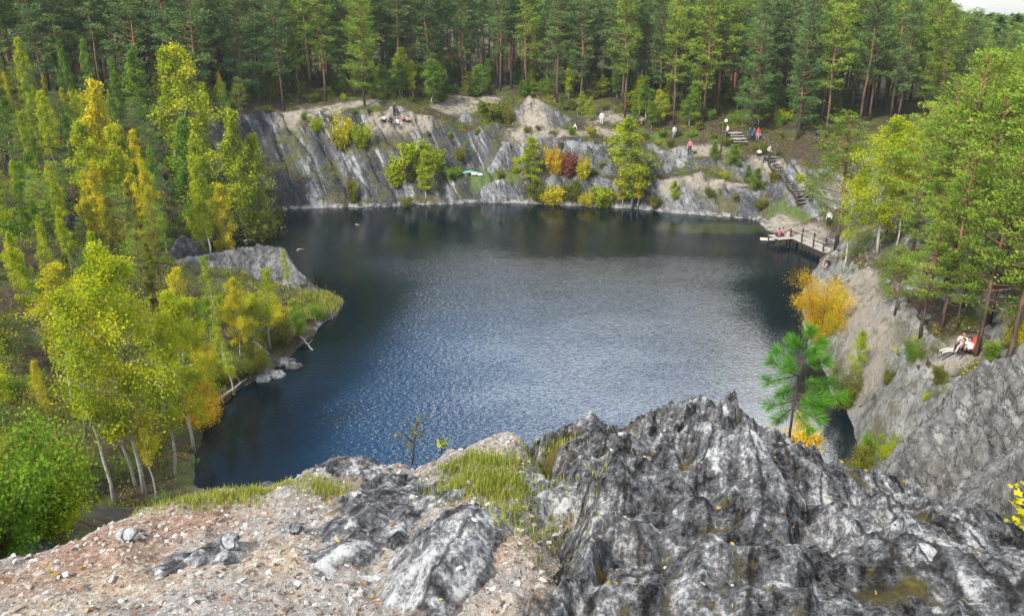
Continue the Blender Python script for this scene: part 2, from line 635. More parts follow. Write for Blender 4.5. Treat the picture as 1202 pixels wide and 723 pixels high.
def terrain_mat():
    m, nt, out = new_mat('terrain_rock_and_soil')
    P = pos(nt)
    g = nt.nodes.new('ShaderNodeNewGeometry')
    sep = nt.nodes.new('ShaderNodeSeparateXYZ')
    nt.links.new(g.outputs['True Normal'], sep.inputs[0])
    sepP0 = nt.nodes.new('ShaderNodeSeparateXYZ')
    nt.links.new(P, sepP0.inputs[0])
    # strata coordinates: streaks running down to the right
    mp = nt.nodes.new('ShaderNodeMapping')
    mp.vector_type = 'POINT'
    mp.inputs['Rotation'].default_value = (0, R(28), 0)
    mp.inputs['Scale'].default_value = (1, 1, 1)
    nt.links.new(P, mp.inputs['Vector'])
    st = mapping(nt, mp.outputs[0], (.75, .22, .07))
    s1 = noise(nt, st, 1.0, 7, .62, .4)
    s2 = noise(nt, mapping(nt, mp.outputs[0], (2.4, 1.4, .9)), 1.0, 6, .65)
    n3 = noise(nt, P, .35, 5, .6)
    n4 = noise(nt, P, 3.0, 6, .7)
    rock = ramp(nt, s1, [(.34, (.03, .032, .038)), (.45, (.085, .088, .098)), (.54, (.19, .195, .205)), (.63, (.42, .42, .42))])
    rock2 = ramp(nt, s2, [(.36, (.04, .042, .048)), (.50, (.16, .163, .17)), (.64, (.48, .475, .465))])
    rock = mix(nt, .45, rock, rock2)
    slabm = math_n(nt, 'ADD', noise(nt, mapping(nt, mp.outputs[0], (.30, .12, .05)), 1.0, 4, .6), 0.0)
    rock = mix(nt, mapr(nt, slabm, .42, .60, .12, .80), rock, mix(nt, 1.0, rock, (.36, .38, .42), 'MULTIPLY'))
    vc = nt.nodes.new('ShaderNodeTexVoronoi')
    vc.feature = 'DISTANCE_TO_EDGE'
    vc.inputs['Scale'].default_value = 1.0
    wq = nt.nodes.new('ShaderNodeVectorMath')
    wq.operation = 'MULTIPLY_ADD'
    nt.links.new(noise(nt, P, 1.2, 4, .6, 0, 1), wq.inputs[0])
    wq.inputs[1].default_value = (1.1, 1.1, 1.1)
    nt.links.new(mapping(nt, P, (.62, .62, .30)), wq.inputs[2])
    nt.links.new(wq.outputs[0], vc.inputs['Vector'])
    crack = mapr(nt, vc.outputs['Distance'], .0, .05)
    west = math_n(nt, 'MULTIPLY', mapr(nt, sepP0.outputs[0], 10, 0), mapr(nt, sepP0.outputs[1], 84, 92))
    bnd = noise(nt, mapping(nt, mp.outputs[0], (.95, .10, .035)), 1.0, 5, .6)
    rock = mix(nt, math_n(nt, 'MULTIPLY', west, mapr(nt, bnd, .50, .43, 0, .8)), rock, (.045, .048, .056))
    rock = mix(nt, math_n(nt, 'MULTIPLY', west, mapr(nt, bnd, .565, .61, 0, .75)), rock, (.46, .46, .455))
    # the right bank is paler and warmer
    sepP = nt.nodes.new('ShaderNodeSeparateXYZ')
    nt.links.new(P, sepP.inputs[0])
    east = mapr(nt, sepP.outputs[0], 12, 20)
    nearm = mapr(nt, sepP.outputs[1], 84, 70)
    pale = ramp(nt, noise(nt, P, .9, 7, .66), [(.32, (.10, .096, .088)), (.46, (.25, .242, .222)), (.56, (.34, .33, .30)), (.68, (.48, .465, .43))])
    rock = mix(nt, math_n(nt, 'MULTIPLY', east, nearm), rock, pale)
    rock = mix(nt, math_n(nt, 'MULTIPLY', mapr(nt, crack, 0, 1, .75, 0, False), mapr(nt, sepP0.outputs[0], 8, 18, 1, .3)), rock, (.03, .028, .024))
    moss = mapr(nt, math_n(nt, 'ADD', n3, math_n(nt, 'MULTIPLY', n4, .25)), .62, .72)
    rock = mix(nt, math_n(nt, 'MULTIPLY', moss, .75), rock, (.11, .10, .035))
    soil = ramp(nt, n4, [(.3, (.035, .026, .016)), (.5, (.075, .055, .032)), (.72, (.15, .105, .06))])
    green = ramp(nt, noise(nt, P, 5.0, 4, .6), [(.3, (.04, .06, .015)), (.7, (.13, .15, .035))])
    soil = mix(nt, mapr(nt, n3, .46, .6), soil, green)
    sand = ramp(nt, math_n(nt, 'ADD', math_n(nt, 'MULTIPLY', noise(nt, P, 2.2, 6, .7), .5), math_n(nt, 'MULTIPLY', noise(nt, P, 9, 7, .75), .5)), [(.28, (.19, .155, .115)), (.5, (.34, .295, .235)), (.75, (.5, .455, .39))])
    grass = ramp(nt, noise(nt, P, 4.0, 4, .6), [(.3, (.06, .10, .02)), (.7, (.16, .21, .05))])
    pn = noise(nt, P, 6.0, 7, .72)
    rock = mix(nt, mapr(nt, pn, .55, .72, 0, .55), rock, (.50, .49, .47))
    rock = mix(nt, mapr(nt, pn, .45, .32, 0, .75), rock, (.028, .027, .027))
    steep = mapr(nt, math_n(nt, 'ADD', sep.outputs[2], math_n(nt, 'MULTIPLY', math_n(nt, 'SUBTRACT', n4, .5), .28)), .72, .90)
    steep = math_n(nt, 'MAXIMUM', steep, math_n(nt, 'MULTIPLY', attr(nt, 'wood'), mapr(nt, n3, .70, .60)))
    c = mix(nt, steep, rock, soil)
    dn = math_n(nt, 'MULTIPLY', attr(nt, 'dirt'), mapr(nt, noise(nt, P, 1.1, 5, .65), .32, .55), clamp=True)
    c = mix(nt, dn, c, sand)
    c = mix(nt, math_n(nt, 'MULTIPLY', attr(nt, 'lawn'), .9), c, grass)
    # pale band of bare stone along the waterline
    zb = math_n(nt, 'MULTIPLY', mapr(nt, sepP.outputs[2], .55, .2), mapr(nt, noise(nt, P, 1.5, 4), .42, .6))
    c = mix(nt, math_n(nt, 'MULTIPLY', zb, mapr(nt, sepP.outputs[1], 78, 88)), c, (.36, .35, .32))
    hgt = math_n(nt, 'ADD', math_n(nt, 'MULTIPLY', s1, .7), math_n(nt, 'ADD', math_n(nt, 'MULTIPLY', n4, .35), math_n(nt, 'ADD', math_n(nt, 'MULTIPLY', pn, .30), math_n(nt, 'MULTIPLY', crack, .16))))
    principled(nt, out, c, .92, .2, hgt, .7, .6)
    return m


terrain = obj('terrain', terr_me, terrain_mat())
tag(terrain, kind='structure')


# ------------------------------------------------------------------ water
def water_mat():
    m, nt, out = new_mat('lake_water')
    P = pos(nt)
    w1 = noise(nt, mapping(nt, P, (1.0, 2.0, 1)), 3.0, 3, .5, .3)
    w2 = noise(nt, mapping(nt, P, (1.0, 1.5, 1), (0, 0, .5)), 4.5, 2, .5)
    w3 = noise(nt, P, .06, 2, .5)
    h = math_n(nt, 'ADD', math_n(nt, 'MULTIPLY', w1, 1.0), math_n(nt, 'MULTIPLY', w2, .42))
    sepP = nt.nodes.new('ShaderNodeSeparateXYZ')
    nt.links.new(P, sepP.inputs[0])
    calm = math_n(nt, 'MULTIPLY', mapr(nt, attr(nt, 'open'), 0, 1, .12, 1), mapr(nt, noise(nt, mapping(nt, P, (.05, .11, 1), (0, 0, .35)), 1.0, 4, .6), .36, .62, .62, 1.12))
    dw = nt.nodes.new('ShaderNodeVectorMath')
    dw.operation = 'DISTANCE'
    nt.links.new(P, dw.inputs[0])
    dw.inputs[1].default_value = (-7, 44, 0)
    sky_blue = mapr(nt, math_n(nt, 'ADD', dw.outputs['Value'], math_n(nt, 'MULTIPLY', w3, 14)), 40, 14)  # sky's blue reflection painted into the water colour, near left
    sky_blue = math_n(nt, 'MULTIPLY', sky_blue, mapr(nt, attr(nt, 'open'), .1, 1))  # painted blue fades to the dark reflected tone along the shores
    body = mix(nt, sky_blue, (.002, .007, .011), (.007, .036, .085))
    # sunken green shelf by the beach
    dv = nt.nodes.new('ShaderNodeVectorMath')
    dv.operation = 'DISTANCE'
    q = on_z(845, 268)
    sc = mapping(nt, P, (1, 2.6, 1))
    nt.links.new(sc, dv.inputs[0])
    dv.inputs[1].default_value = (q[0], q[1] * 2.6, 0)
    shelf = mapr(nt, math_n(nt, 'ADD', dv.outputs['Value'], math_n(nt, 'MULTIPLY', noise(nt, P, .4, 3), 5)), 10.5, 6.5)
    body = mix(nt, math_n(nt, 'MULTIPLY', shelf, .8), body, (.045, .06, .018))
    p = principled(nt, out, body, .06, .5, None)
    p.inputs['IOR'].default_value = 1.333
    b = nt.nodes.new('ShaderNodeBump')
    nt.links.new(calm, b.inputs['Strength'])
    b.inputs['Distance'].default_value = .085
    nt.links.new(h, b.inputs['Height'])
    nt.links.new(b.outputs[0], p.inputs['Normal'])
    return m


wX, wY = np.meshgrid(np.linspace(-48, 48, 97), np.linspace(18, 112, 95))
wd, _ = shore(wX, wY)
wopen = sstep(.5, 11, -wd) * sstep(90, 62, wY + 5 * perlin(wX * .06, wY * .06, 55) - .10 * wX)
wi = np.arange(wX.size).reshape(wX.shape)
water = obj('lake_water', mesh_np('lake_water', np.stack([wX, wY, wX * 0], -1).reshape(-1, 3), [np.stack([wi[:-1, :-1], wi[:-1, 1:], wi[1:, 1:], wi[1:, :-1]], -1).reshape(-1, 4)], False, {'open': wopen.ravel()}), water_mat())
tag(water, kind='structure')


# ------------------------------------------------------------------ tree generators
def leaf_quads(C, L, Wd, A=None, flat=0.0, r=None):
    """diamond leaf faces at C with length L, width Wd, axis A (random when None)"""
    r = r or rng
    n = len(C)
    if A is None:
        A = r.normal(size=(n, 3))
        A[:, 2] *= (1 - flat)
    A = A / (np.linalg.norm(A, axis=1)[:, None] + 1e-9)
    B = np.cross(A, r.normal(size=(n, 3)))
    B /= np.linalg.norm(B, axis=1)[:, None] + 1e-9
    L = np.broadcast_to(L, (n,))[:, None]
    Wd = np.broadcast_to(Wd, (n,))[:, None]
    V = np.stack([C - A * L / 2, C + B * Wd / 2, C + A * L / 2, C - B * Wd / 2], 1).reshape(-1, 3)
    Q = np.arange(4 * n).reshape(n, 4)
    return V, Q


def crown_mesh(name, C, L, Wd, tint, A=None, r=None):
    V, Q = leaf_quads(np.asarray(C), L, Wd, A, r=r)
    return mesh_np(name, V, [Q], False, {'tint': np.repeat(np.clip(tint, 0, 1), 4)})


def make_pine(seed, h, cs, cw, dens=1.0, spike=.34, young=False, airy=False):
    r = np.random.default_rng(seed)
    mb = MB()
    zs = np.linspace(0, h, 9)
    bend = np.cumsum(r.normal(0, .07, (9, 2)), 0) * (h / 17)
    bend -= bend[0]
    r0 = .0085 * h + .02
    path = np.stack([bend[:, 0], bend[:, 1], zs - .3 * (zs == 0)], -1)
    mb.tube(path, np.interp(zs / h, [0, .05, .6, 1], [r0 * 1.25, r0, r0 * .62, .02]), 7)
    C, A, tint = [], [], []
    z = cs * h
    az = r.uniform(0, 6.28)
    side = r.normal(0, 1, 2) * .12
    while z < h * .985:
        t = (z / h - cs) / (1 - cs)
        prof = np.interp(t, [0, .12, .35, .7, .92, 1], [.55, .85, 1.0, .72, .34, .10])
        if young:
            prof = np.interp(t, [0, .1, .5, 1], [.9, 1, .62, .06])
        for k in range(r.integers(4, 6)):
            az += 2.4 + r.normal(0, .35)
            if r.random() < .12 + .22 * (t < .25) + .16 * airy:
                continue
            Lb = cw * prof * r.uniform(.55, 1.18) * (1 + side @ [math.cos(az), math.sin(az)] * 2)
            el = np.interp(t, [0, .5, 1], [-.05, .25, .8]) + r.normal(0, .13)
            p0 = np.array([np.interp(z, zs, path[:, 0]), np.interp(z, zs, path[:, 1]), z])
            s = np.linspace(0, 1, 5)
            dirv = np.array([math.cos(az), math.sin(az), 0])
            up = math.tan(el) * s * Lb + .18 * Lb * s ** 2 - .05 * Lb
            pts = p0 + dirv * (s * Lb)[:, None] + np.array([0, 0, 1.0]) * up[:, None]
            mb.tube(pts, np.linspace(.035 + .012 * Lb, .012, 5), 4, False)
            ct = r.normal(0, .16)
            nt_ = max(2, int(Lb * 3.0 * dens))
            for q in range(nt_):
                f = r.uniform(.45 if airy else .25, 1.04) ** .8
                c = np.array([np.interp(f, s, pts[:, i]) for i in range(3)])
                perp = np.array([-dirv[1], dirv[0], 0]) * r.normal(0, .19 * Lb * f)
                c = c + perp + np.array([0, 0, r.normal(.1, .12)])
                m = int(13 + 9 * r.random())
                off = r.normal(0, 1, (m, 3)) * np.array([.24, .24, .11]) * (.62 if young else .72 if airy else 1)
                C.append(c + off)
                a = off * np.array([1, 1, .6]) + np.array([0, 0, .13]) + dirv * .1
                A.append(a)
                tint.append(np.full(m, .45 + ct + r.normal(0, .12)) + r.normal(0, .08, m) + .1 * (off[:, 2] > 0))
        z += r.uniform(.42, .75) * (.8 if young else 1) * max(.5, h / 17)
    # dead stubs under the crown
    for k in range(6 if not young else 0):
        zz = r.uniform(cs * .45, cs * 1.0) * h
        a = r.uniform(0, 6.28)
        Ls = r.uniform(.4, 1.4)
        p0 = np.array([np.interp(zz, zs, path[:, 0]), np.interp(zz, zs, path[:, 1]), zz])
        mb.tube([p0, p0 + np.array([math.cos(a) * Ls, math.sin(a) * Ls, -.1])], [.025, .008], 4, False)
    C, A, tint = np.concatenate(C), np.concatenate(A), np.concatenate(tint)
    L = spike * r.uniform(.7, 1.3, len(C))
    return mb.mesh('pine_trunk', True), crown_mesh('pine_crown', C, L, L * (.26 if spike > .2 else .34), tint, A, r), h


def make_birch(seed, h, cs, cw, n_leaf, leaf=.14, lean=0.0, loose=1.0):
    r = np.random.default_rng(seed)
    mb = MB()
    zs = np.linspace(0, h, 10)
    bend = np.cumsum(r.normal(0, .10, (10, 2)), 0) * (h / 11)
    bend -= bend[0]
    bend[:, 0] += lean * (zs / h) ** 1.5
    path = np.stack([bend[:, 0], bend[:, 1], zs - .3 * (zs == 0)], -1)
    r0 = .0065 * h + .010
    mb.tube(path, np.interp(zs / h, [0, .06, 1], [r0 * 1.3, r0, .012]), 7)
    C, tint = [], []
    nb = int(9 * h ** .65)
    per = n_leaf / nb
    for b in range(nb):
        t = (b + r.random()) / nb
        z = h * (cs + (1 - cs) * t ** .95)
        prof = np.interp(t, [0, .15, .4, .75, 1], [.5, .85, 1, .6, .12])
        Lb = cw * prof * r.uniform(.5, 1.25)
        az = b * 2.4 + r.normal(0, .4)
        el = R(r.uniform(25, 60))
        s = np.linspace(0, 1, 5)
        dirv = np.array([math.cos(az), math.sin(az), 0])
        p0 = np.array([np.interp(z, zs, path[:, 0]), np.interp(z, zs, path[:, 1]), z])
        pts = p0 + dirv * (s * Lb)[:, None] + np.array([0, 0, 1.0]) * ((math.tan(el) * s - .75 * s ** 2.2) * Lb)[:, None]
        mb.tube(pts, np.linspace(.012 + .008 * Lb, .005, 5), 4, False)
        ct = r.normal(0, .15)
        ncl = max(3, int(Lb * 5))
        for q in range(ncl):
            f = r.uniform(.2, 1.05)
            c = np.array([np.interp(f, s, pts[:, i]) for i in range(3)])
            c = c + r.normal(0, .16 * loose * (0.5 + Lb * .4), 3)
            m = max(3, int(per / ncl * r.uniform(.4, 1.7)))
            sp = np.array([.20, .20, .26]) * loose * (.6 + .25 * min(Lb, 2))
            off = r.normal(0, 1, (m, 3)) * sp
            C.append(c + off)
            tint.append(.5 + ct + r.normal(0, .13) + r.normal(0, .10, m))
    C, tint = np.concatenate(C), np.concatenate(tint)
    L = leaf * r.uniform(.6, 1.3, len(C))
    return mb.mesh('birch_trunk', True), crown_mesh('birch_crown', C, L, L * .72, tint, None, r), h


def make_bush(seed, h, w, n_leaf, leaf=.13):
    r = np.random.default_rng(seed)
    mb = MB()
    C, tint = [], []
    ns = 9
    for k in range(ns):
        az = k * 2.4 + r.normal(0, .3)
        ln = h * r.uniform(.6, 1.05)
        sp = w * r.uniform(.25, 1.0)
        s = np.linspace(0, 1, 5)
        pts = np.stack([math.cos(az) * sp * s ** .8, math.sin(az) * sp * s ** .8, ln * s ** (1.0) * (1 - .3 * sp / w) - .2 * (s == 0)], -1)
        mb.tube(pts, np.linspace(.03, .008, 5), 4, False)
        ct = r.normal(0, .15)
        for q in range(9):
            f = r.uniform(.15, 1.05)
            c = np.array([np.interp(f, s, pts[:, i]) for i in range(3)]) + r.normal(0, .14 * w, 3) * np.array([1, 1, .8])
            c[2] = max(c[2], .12)
            m = max(4, int(n_leaf / (ns * 9) * r.uniform(.4, 1.7)))
            C.append(c + r.normal(0, 1, (m, 3)) * np.array([.17, .17, .15]) * (w * .8))
            tint.append(.5 + ct + r.normal(0, .13) + r.normal(0, .1, m))
    C, tint = np.concatenate(C), np.concatenate(tint)
    C[:, 2] = np.abs(C[:, 2])
    L = leaf * r.uniform(.6, 1.3, len(C))
    return mb.mesh('bush_stems', True), crown_mesh('bush_leaves', C, L, L * .7, tint, None, r), h


PROTO = {
    'pine': [make_pine(100 + i, 17, cs, cw, 1.25, .32) for i, (cs, cw) in enumerate([(.24, 2.5), (.36, 2.2), (.18, 2.7), (.30, 2.1), (.42, 2.3), (.26, 2.3)])],
    'nearpine': [make_pine(130 + i, 12, cs, cw, 2.1, .17, airy=True) for i, (cs, cw) in enumerate([(.25, 1.9), (.33, 1.7), (.18, 2.2), (.4, 1.9)])],
    'youngpine': [make_pine(150 + i, 4.5, .06, 1.25, 2.6, .2, True) for i in range(3)],
    'birch': [make_birch(200 + i, 11, cs, cw, 9000, .15) for i, (cs, cw) in enumerate([(.16, 1.35), (.22, 1.15), (.10, 1.6), (.20, 1.25), (.12, 1.05)])],
    'nearbirch': [make_birch(230 + i, 11, cs, cw, nl, .105, lean) for i, (cs, cw, nl, lean) in enumerate([(.24, 2.1, 19000, 0), (.40, 1.1, 6500, -.6), (.36, 1.25, 7500, -.8), (.30, 1.2, 7000, .3), (.34, .95, 4500, -.4)])],
    'bush': [make_bush(260 + i, 2.4, w, 2600, .15) for i, w in enumerate([1.2, 1.5, 1.0, 1.35])],
    'tallbush': [make_bush(300 + i, 5.0, w, 24000, .06) for i, w in enumerate([1.9, 1.5, 2.2])],
    'nearbush': [make_bush(280 + i, 2.4, w, 6500, .09) for i, w in enumerate([1.3, 1.1, 1.6])],
}
BARK = {'pine': BARK_P, 'nearpine': BARK_P, 'youngpine': BARK_P, 'birch': BARK_B, 'nearbirch': BARK_B, 'bush': BARK_P, 'nearbush': BARK_P, 'tallbush': BARK_P}
NAME = {'pine': ('pine_tree', 'pine tree'), 'nearpine': ('pine_tree', 'pine tree'), 'youngpine': ('young_pine', 'young pine'), 'birch': ('birch_tree', 'birch tree'),
        'nearbirch': ('birch_tree', 'birch tree'), 'bush': ('shrub', 'shrub'), 'nearbush': ('shrub', 'shrub'), 'tallbush': ('shrub', 'shrub')}
for k, L_ in PROTO.items():
    for tr, cr, h in L_:
        tr.materials.append(BARK[k])
        cr.materials.append(LEAF['green'])


def tree(kind, p, h, col, label, group=None, wide=1.0, var=None, rz=None, tilt=0.0):
    if kind == 'nearbush' and h > 3.2:
        kind, var = 'tallbush', None
    pr = PROTO[kind]
    tr, cr, h0 = pr[(random.randrange(len(pr)) if var is None else var) % len(pr)]
    nm, cat = NAME[kind]
    e = empty(nm, (p[0], p[1], p[2] - .05), random.uniform(0, 6.28) if rz is None else rz)
    s = h / h0
    if 'bush' in kind:
        wide *= .62 if h > 2.5 else .82
    e.scale = (s * wide, s * wide, s)
    if tilt:
        e.rotation_euler[1] = tilt
    tag(e, label, cat, group)
    stem = 'stems' if 'bush' in kind else 'trunk'
    leaf = 'foliage' if 'bush' in kind else 'crown'
    obj(stem, tr, None, e)
    c = obj(leaf, cr, None, e)
    c.material_slots[0].link = 'OBJECT'
    c.material_slots[0].material = LEAF[col]
    PLACED.append((p[0], p[1], h))
    return e


PLACED = []


def plant_top(kind, px, Y, top, col, label, **kw):
    """a plant whose foot stands at depth Y in photo column px and whose tip reaches photo row top"""
    g = ground_at(px, Y)
    h = at_y(px, top, Y)[2] - g[2]
    return tree(kind, g, max(h, .8), col, label, **kw)


def plant_base(kind, px, base, top, col, label, **kw):
    g = hit(px, base)
    h = at_y(px, top, g[1])[2] - g[2]
    return tree(kind, g, max(h, .6), col, label, **kw)


# ================================================================== the cliff edge at the photographer's feet
EDGE = [(-420, 720, 2.6), (-150, 690, 2.7), (0, 657, 2.9), (60, 645, 3.0), (100, 634, 3.05), (170, 600, 3.2), (240, 582, 3.35), (320, 572, 3.4), (370, 552, 3.5), (430, 545, 3.6),
        (480, 550, 3.6), (530, 530, 3.7), (570, 520, 3.75), (620, 518, 3.75), (680, 500, 3.85), (740, 497, 3.9), (780, 480, 4.0), (820, 466, 4.05), (870, 472, 4.05),
        (900, 496, 4.0), (940, 520, 3.95), (980, 541, 3.9), (1000, 552, 3.9), (1040, 556, 3.9), (1080, 568, 3.85), (1130, 596, 3.75), (1202, 642, 3.6), (1400, 740, 3.3), (1700, 860, 3.0)]
ew = np.array([at_y(a, b, c) for a, b, c in EDGE])
o_ = np.argsort(ew[:, 0])
ew = ew[o_]
fx = np.linspace(-6.2, 6.6, 1010)
fy = np.linspace(-1.2, 7.2, 690)
FX, FY = np.meshgrid(fx, fy)
ec = np.interp(FX, ew[:, 0], ew[:, 1])
ez = np.interp(FX, ew[:, 0], ew[:, 2])
FEET = CAMZ - 1.66
CORR_X = [-2.4, -1.79, -1.68, -1.48, -1.16, -0.95, -0.83, -0.71, -0.62, -0.5, -0.4, -0.33, -0.12, 0, 0.1, 0.18, 0.37, 0.47, 0.61, 0.74, 0.84, 0.92, 1.04, 1.16, 1.31, 1.37, 1.45, 1.55, 1.61, 1.7, 1.89, 1.97, 2.21, 2.31, 2.7, 3.5]
CORR_Z = [-0.01, -0.05, -0.027, -0.005, -0.02, -0.02, -0.074, -0.08, -0.062, -0.12, -0.1, -0.045, 0.03, 0.03, -0.05, -0.06, -0.1, -0.08, -0.12, -0.09, -0.105, -0.1, -0.157, -0.2, -0.14, -0.16, -0.16, -0.13, -0.18, -0.16, -0.12, -0.1, -0.16, -0.23, -0.33, -0.4]


def dome(X, Y, yc, zc):
    t = np.clip((Y - 1.2) / (yc - 1.2), -1.5, 1)
    z = FEET + (zc - FEET) * np.abs(np.maximum(t, 0)) ** 1.45
    e = np.maximum(Y - yc, 0)
    return z - .62 * e - 1.25 * e ** 2


FB = dome(FX, FY, ec, ez) - 1.8 * np.maximum(np.abs(FX) - 4.2, 0) ** 2 + (np.interp(FX, CORR_X, CORR_Z) + np.interp(FX, [-.97, -.9, -.76, -.64, -.57, -.42, -.31, -.12, .05, .18, .33, .52, .68, .78, .87, 1.07, 1.2, 1.25, 1.31, 1.5, 1.9, 2.05, 2.1, 2.17, 2.3], [.01, .05, .06, .04, .08, .08, .035, .01, .02, -.08, -.01, .08, .09, .05, .11, .11, .06, .05, .03, .02, .03, -.04, .02, .04, -.16])) * sstep(1.2, 3.4, FY)
# loose ground: low lumps, rills
FG = FB + .035 * fbm(FX * 1.3, FY * 1.3, 4, 61) + .022 * ridged(FX * 3.1 + FY * 1.2, FY * 2.6, 4, 63) + .010 * fbm(FX * 11, FY * 11, 3, 65) + .006 * fbm(FX * 30, FY * 30, 2, 66)


def fsamp(Z, x, y):
    i = int(np.clip((x - fx[0]) / (fx[1] - fx[0]), 0, len(fx) - 2))
    j = int(np.clip((y - fy[0]) / (fy[1] - fy[0]), 0, len(fy) - 2))
    return float(Z[j, i])


def fhit(px, py, Z=None):
    """point of the near ground (height field Z) seen at a photo pixel"""
    Z = FG if Z is None else Z
    d = ray(px, py)
    for Y in np.arange(.7, 6.5, .01):
        x, z = d[0] * Y / d[1], CAMZ + d[2] * Y / d[1]
        if z <= fsamp(Z, x, Y):
            return np.array([x, Y, z])
    return at_y(px, py, 4.0)


# strata fan: rays from a point behind the crest
PX0, PY0 = at_y(845, 450, 5.6)[:2]
ang = np.arctan2(FX - PX0, -(FY - PY0)) + .05 * perlin(FX * 1.6, FY * 1.6, 71) + .03 * perlin(FX * 4.5, FY * 4.5, 72)
rad_ = np.hypot(FX - PX0, FY - PY0)
SU, SV = ang * 3.4, rad_


def billow(x, y, oct, seed, gain):
    s, a, k = 0, 1.0, 1.0
    for i in range(oct):
        s = s + a * 2 * np.sqrt(perlin(x * k, y * k, seed + i) ** 2 + .002)
        a *= gain
        k *= 2.05
    return s


rid = billow(SU * 1.15, SV * .52 + 3, 5, 73, .52)
rid2 = billow(SU * 3.4, SV * 2.0, 3, 75, .55)
lump = fbm(FX * 1.0, FY * 1.0, 3, 77)
cell = fbm(SU * 2.0, SV * 1.9, 5, 79, .62)
pit = fbm(FX * 16, FY * 16, 4, 80, .6)
stepn = (SV * 1.4 + SU * .35 + .8 * perlin(SU * .9, SV * 1.1, 81))
stp = (stepn - np.floor(stepn))
stp = np.where(stp < .8, stp / .8, (1 - stp) / .2)
sw1 = SU * 2.1 + .40 * perlin(SU * .8, SV * .5, 85) + .10 * SV
sw1 = sw1 - np.floor(sw1)
sw2 = SU * 5.3 + .7 * perlin(SU * 2.0, SV * 1.6, 86) - .35 * SV
sw2 = sw2 - np.floor(sw2)
amp1 = sstep(-.5, .4, perlin(SU * .9, SV * .8, 87))
amp2 = sstep(-.4, .5, perlin(SU * 1.7, SV * 1.4, 88))
edge1 = np.where(sw1 < .86, sw1 / .86, (1 - sw1) / .14)
edge2 = np.where(sw2 < .84, sw2 / .84, (1 - sw2) / .16)
jag = ridged(FX * 5.5, FY * 5.5, 4, 89, .6) - .5
relief = .095 * amp1 * (edge1 - .5) + .045 * amp2 * (edge2 - .5) + .013 * jag + .055 * (rid - .78) + .034 * (rid2 - .9) + .035 * cell + .05 * lump + .05 * (stp - .5) + .010 * pit


def wx(px, py):
    return fhit(px, py, FB)[:2]


# the big outcrop fills everything right of this line on the ground
bl = np.array([wx(604, 522), wx(630, 560), wx(648, 610), wx(640, 660), wx(590, 715)])
bo = np.argsort(bl[:, 1])
bline = np.interp(FY, bl[bo, 1], bl[bo, 0])
inside_big = FX - bline + .10 * fbm(FX * 3, FY * 3, 3, 83)
mbig = sstep(-.10, .22, inside_big)
rise = .10 * sstep(0, .8, inside_big)
FR_big = FB + relief * (.45 + .55 * mbig) - .26 * (1 - mbig) + .045
FG = FG - .30 * sstep(.0, .35, inside_big)
# crest knobs that shape the skyline
for px_, py_, Y_, h_, r_ in ((700, 500, 3.75, .05, .16), (650, 515, 3.6, .05, .15), (1050, 560, 3.8, .07, .10), (745, 560, 3.2, .10, .16), (860, 560, 3.1, .12, .22), (690, 590, 2.9, .10, .12)):
    p_ = at_y(px_, py_, Y_)
    FR_big = FR_big + h_ * np.exp(-((FX - p_[0]) ** 2 + (FY - p_[1]) ** 2) / r_ ** 2)


def rock_patch(name, cx_pix, rx, ry, rot, hgt, label, k):
    c = wx(*cx_pix)
    dx, dy = FX - c[0], FY - c[1]
    u = dx * math.cos(rot) + dy * math.sin(rot)
    v = -dx * math.sin(rot) + dy * math.cos(rot)
    q = np.sqrt((u / rx) ** 2 + (v / ry) ** 2) + .28 * fbm(FX * 4 + k, FY * 4, 3, 84 + k)
    return name, FB + hgt * (1.05 - q) + relief * .62 * np.clip(1.5 - q, 0, 1) - .02, label, q


PATCH = [
    rock_patch('limestone_ridge', (452, 600), .26, .60, -.10, .11, 'dark pitted limestone ridge running up the gravel, left of the two-pronged one', 1),
    rock_patch('limestone_ridge', (525, 640), .26, .66, -.02, .12, 'white-flecked limestone ridge reaching down the gravel below the tuft of bright grass', 2),
    rock_patch('limestone_ridge', (402, 552), .28, .18, .1, .08, 'low rounded grey rock on the brink, left of the rusty sapling', 3),
    rock_patch('limestone_ridge', (500, 545), .30, .2, .3, .09, 'knobbly grey rock on the brink beside the bright grass tuft', 4),
    rock_patch('limestone_ridge', (232, 668), .26, .20, .5, .055, 'flat pale grey slab showing through the reddish gravel at left', 5),
    rock_patch('limestone_ridge', (640, 590), .2, .34, -.05, .10, 'narrow grey rock rib between the mossy patch and the great dark outcrop', 6),
    rock_patch('limestone_ridge', (400, 665), .30, .2, .4, .05, 'pale flat rock patch flush with the sandy gravel below the dark ridge', 7),
]


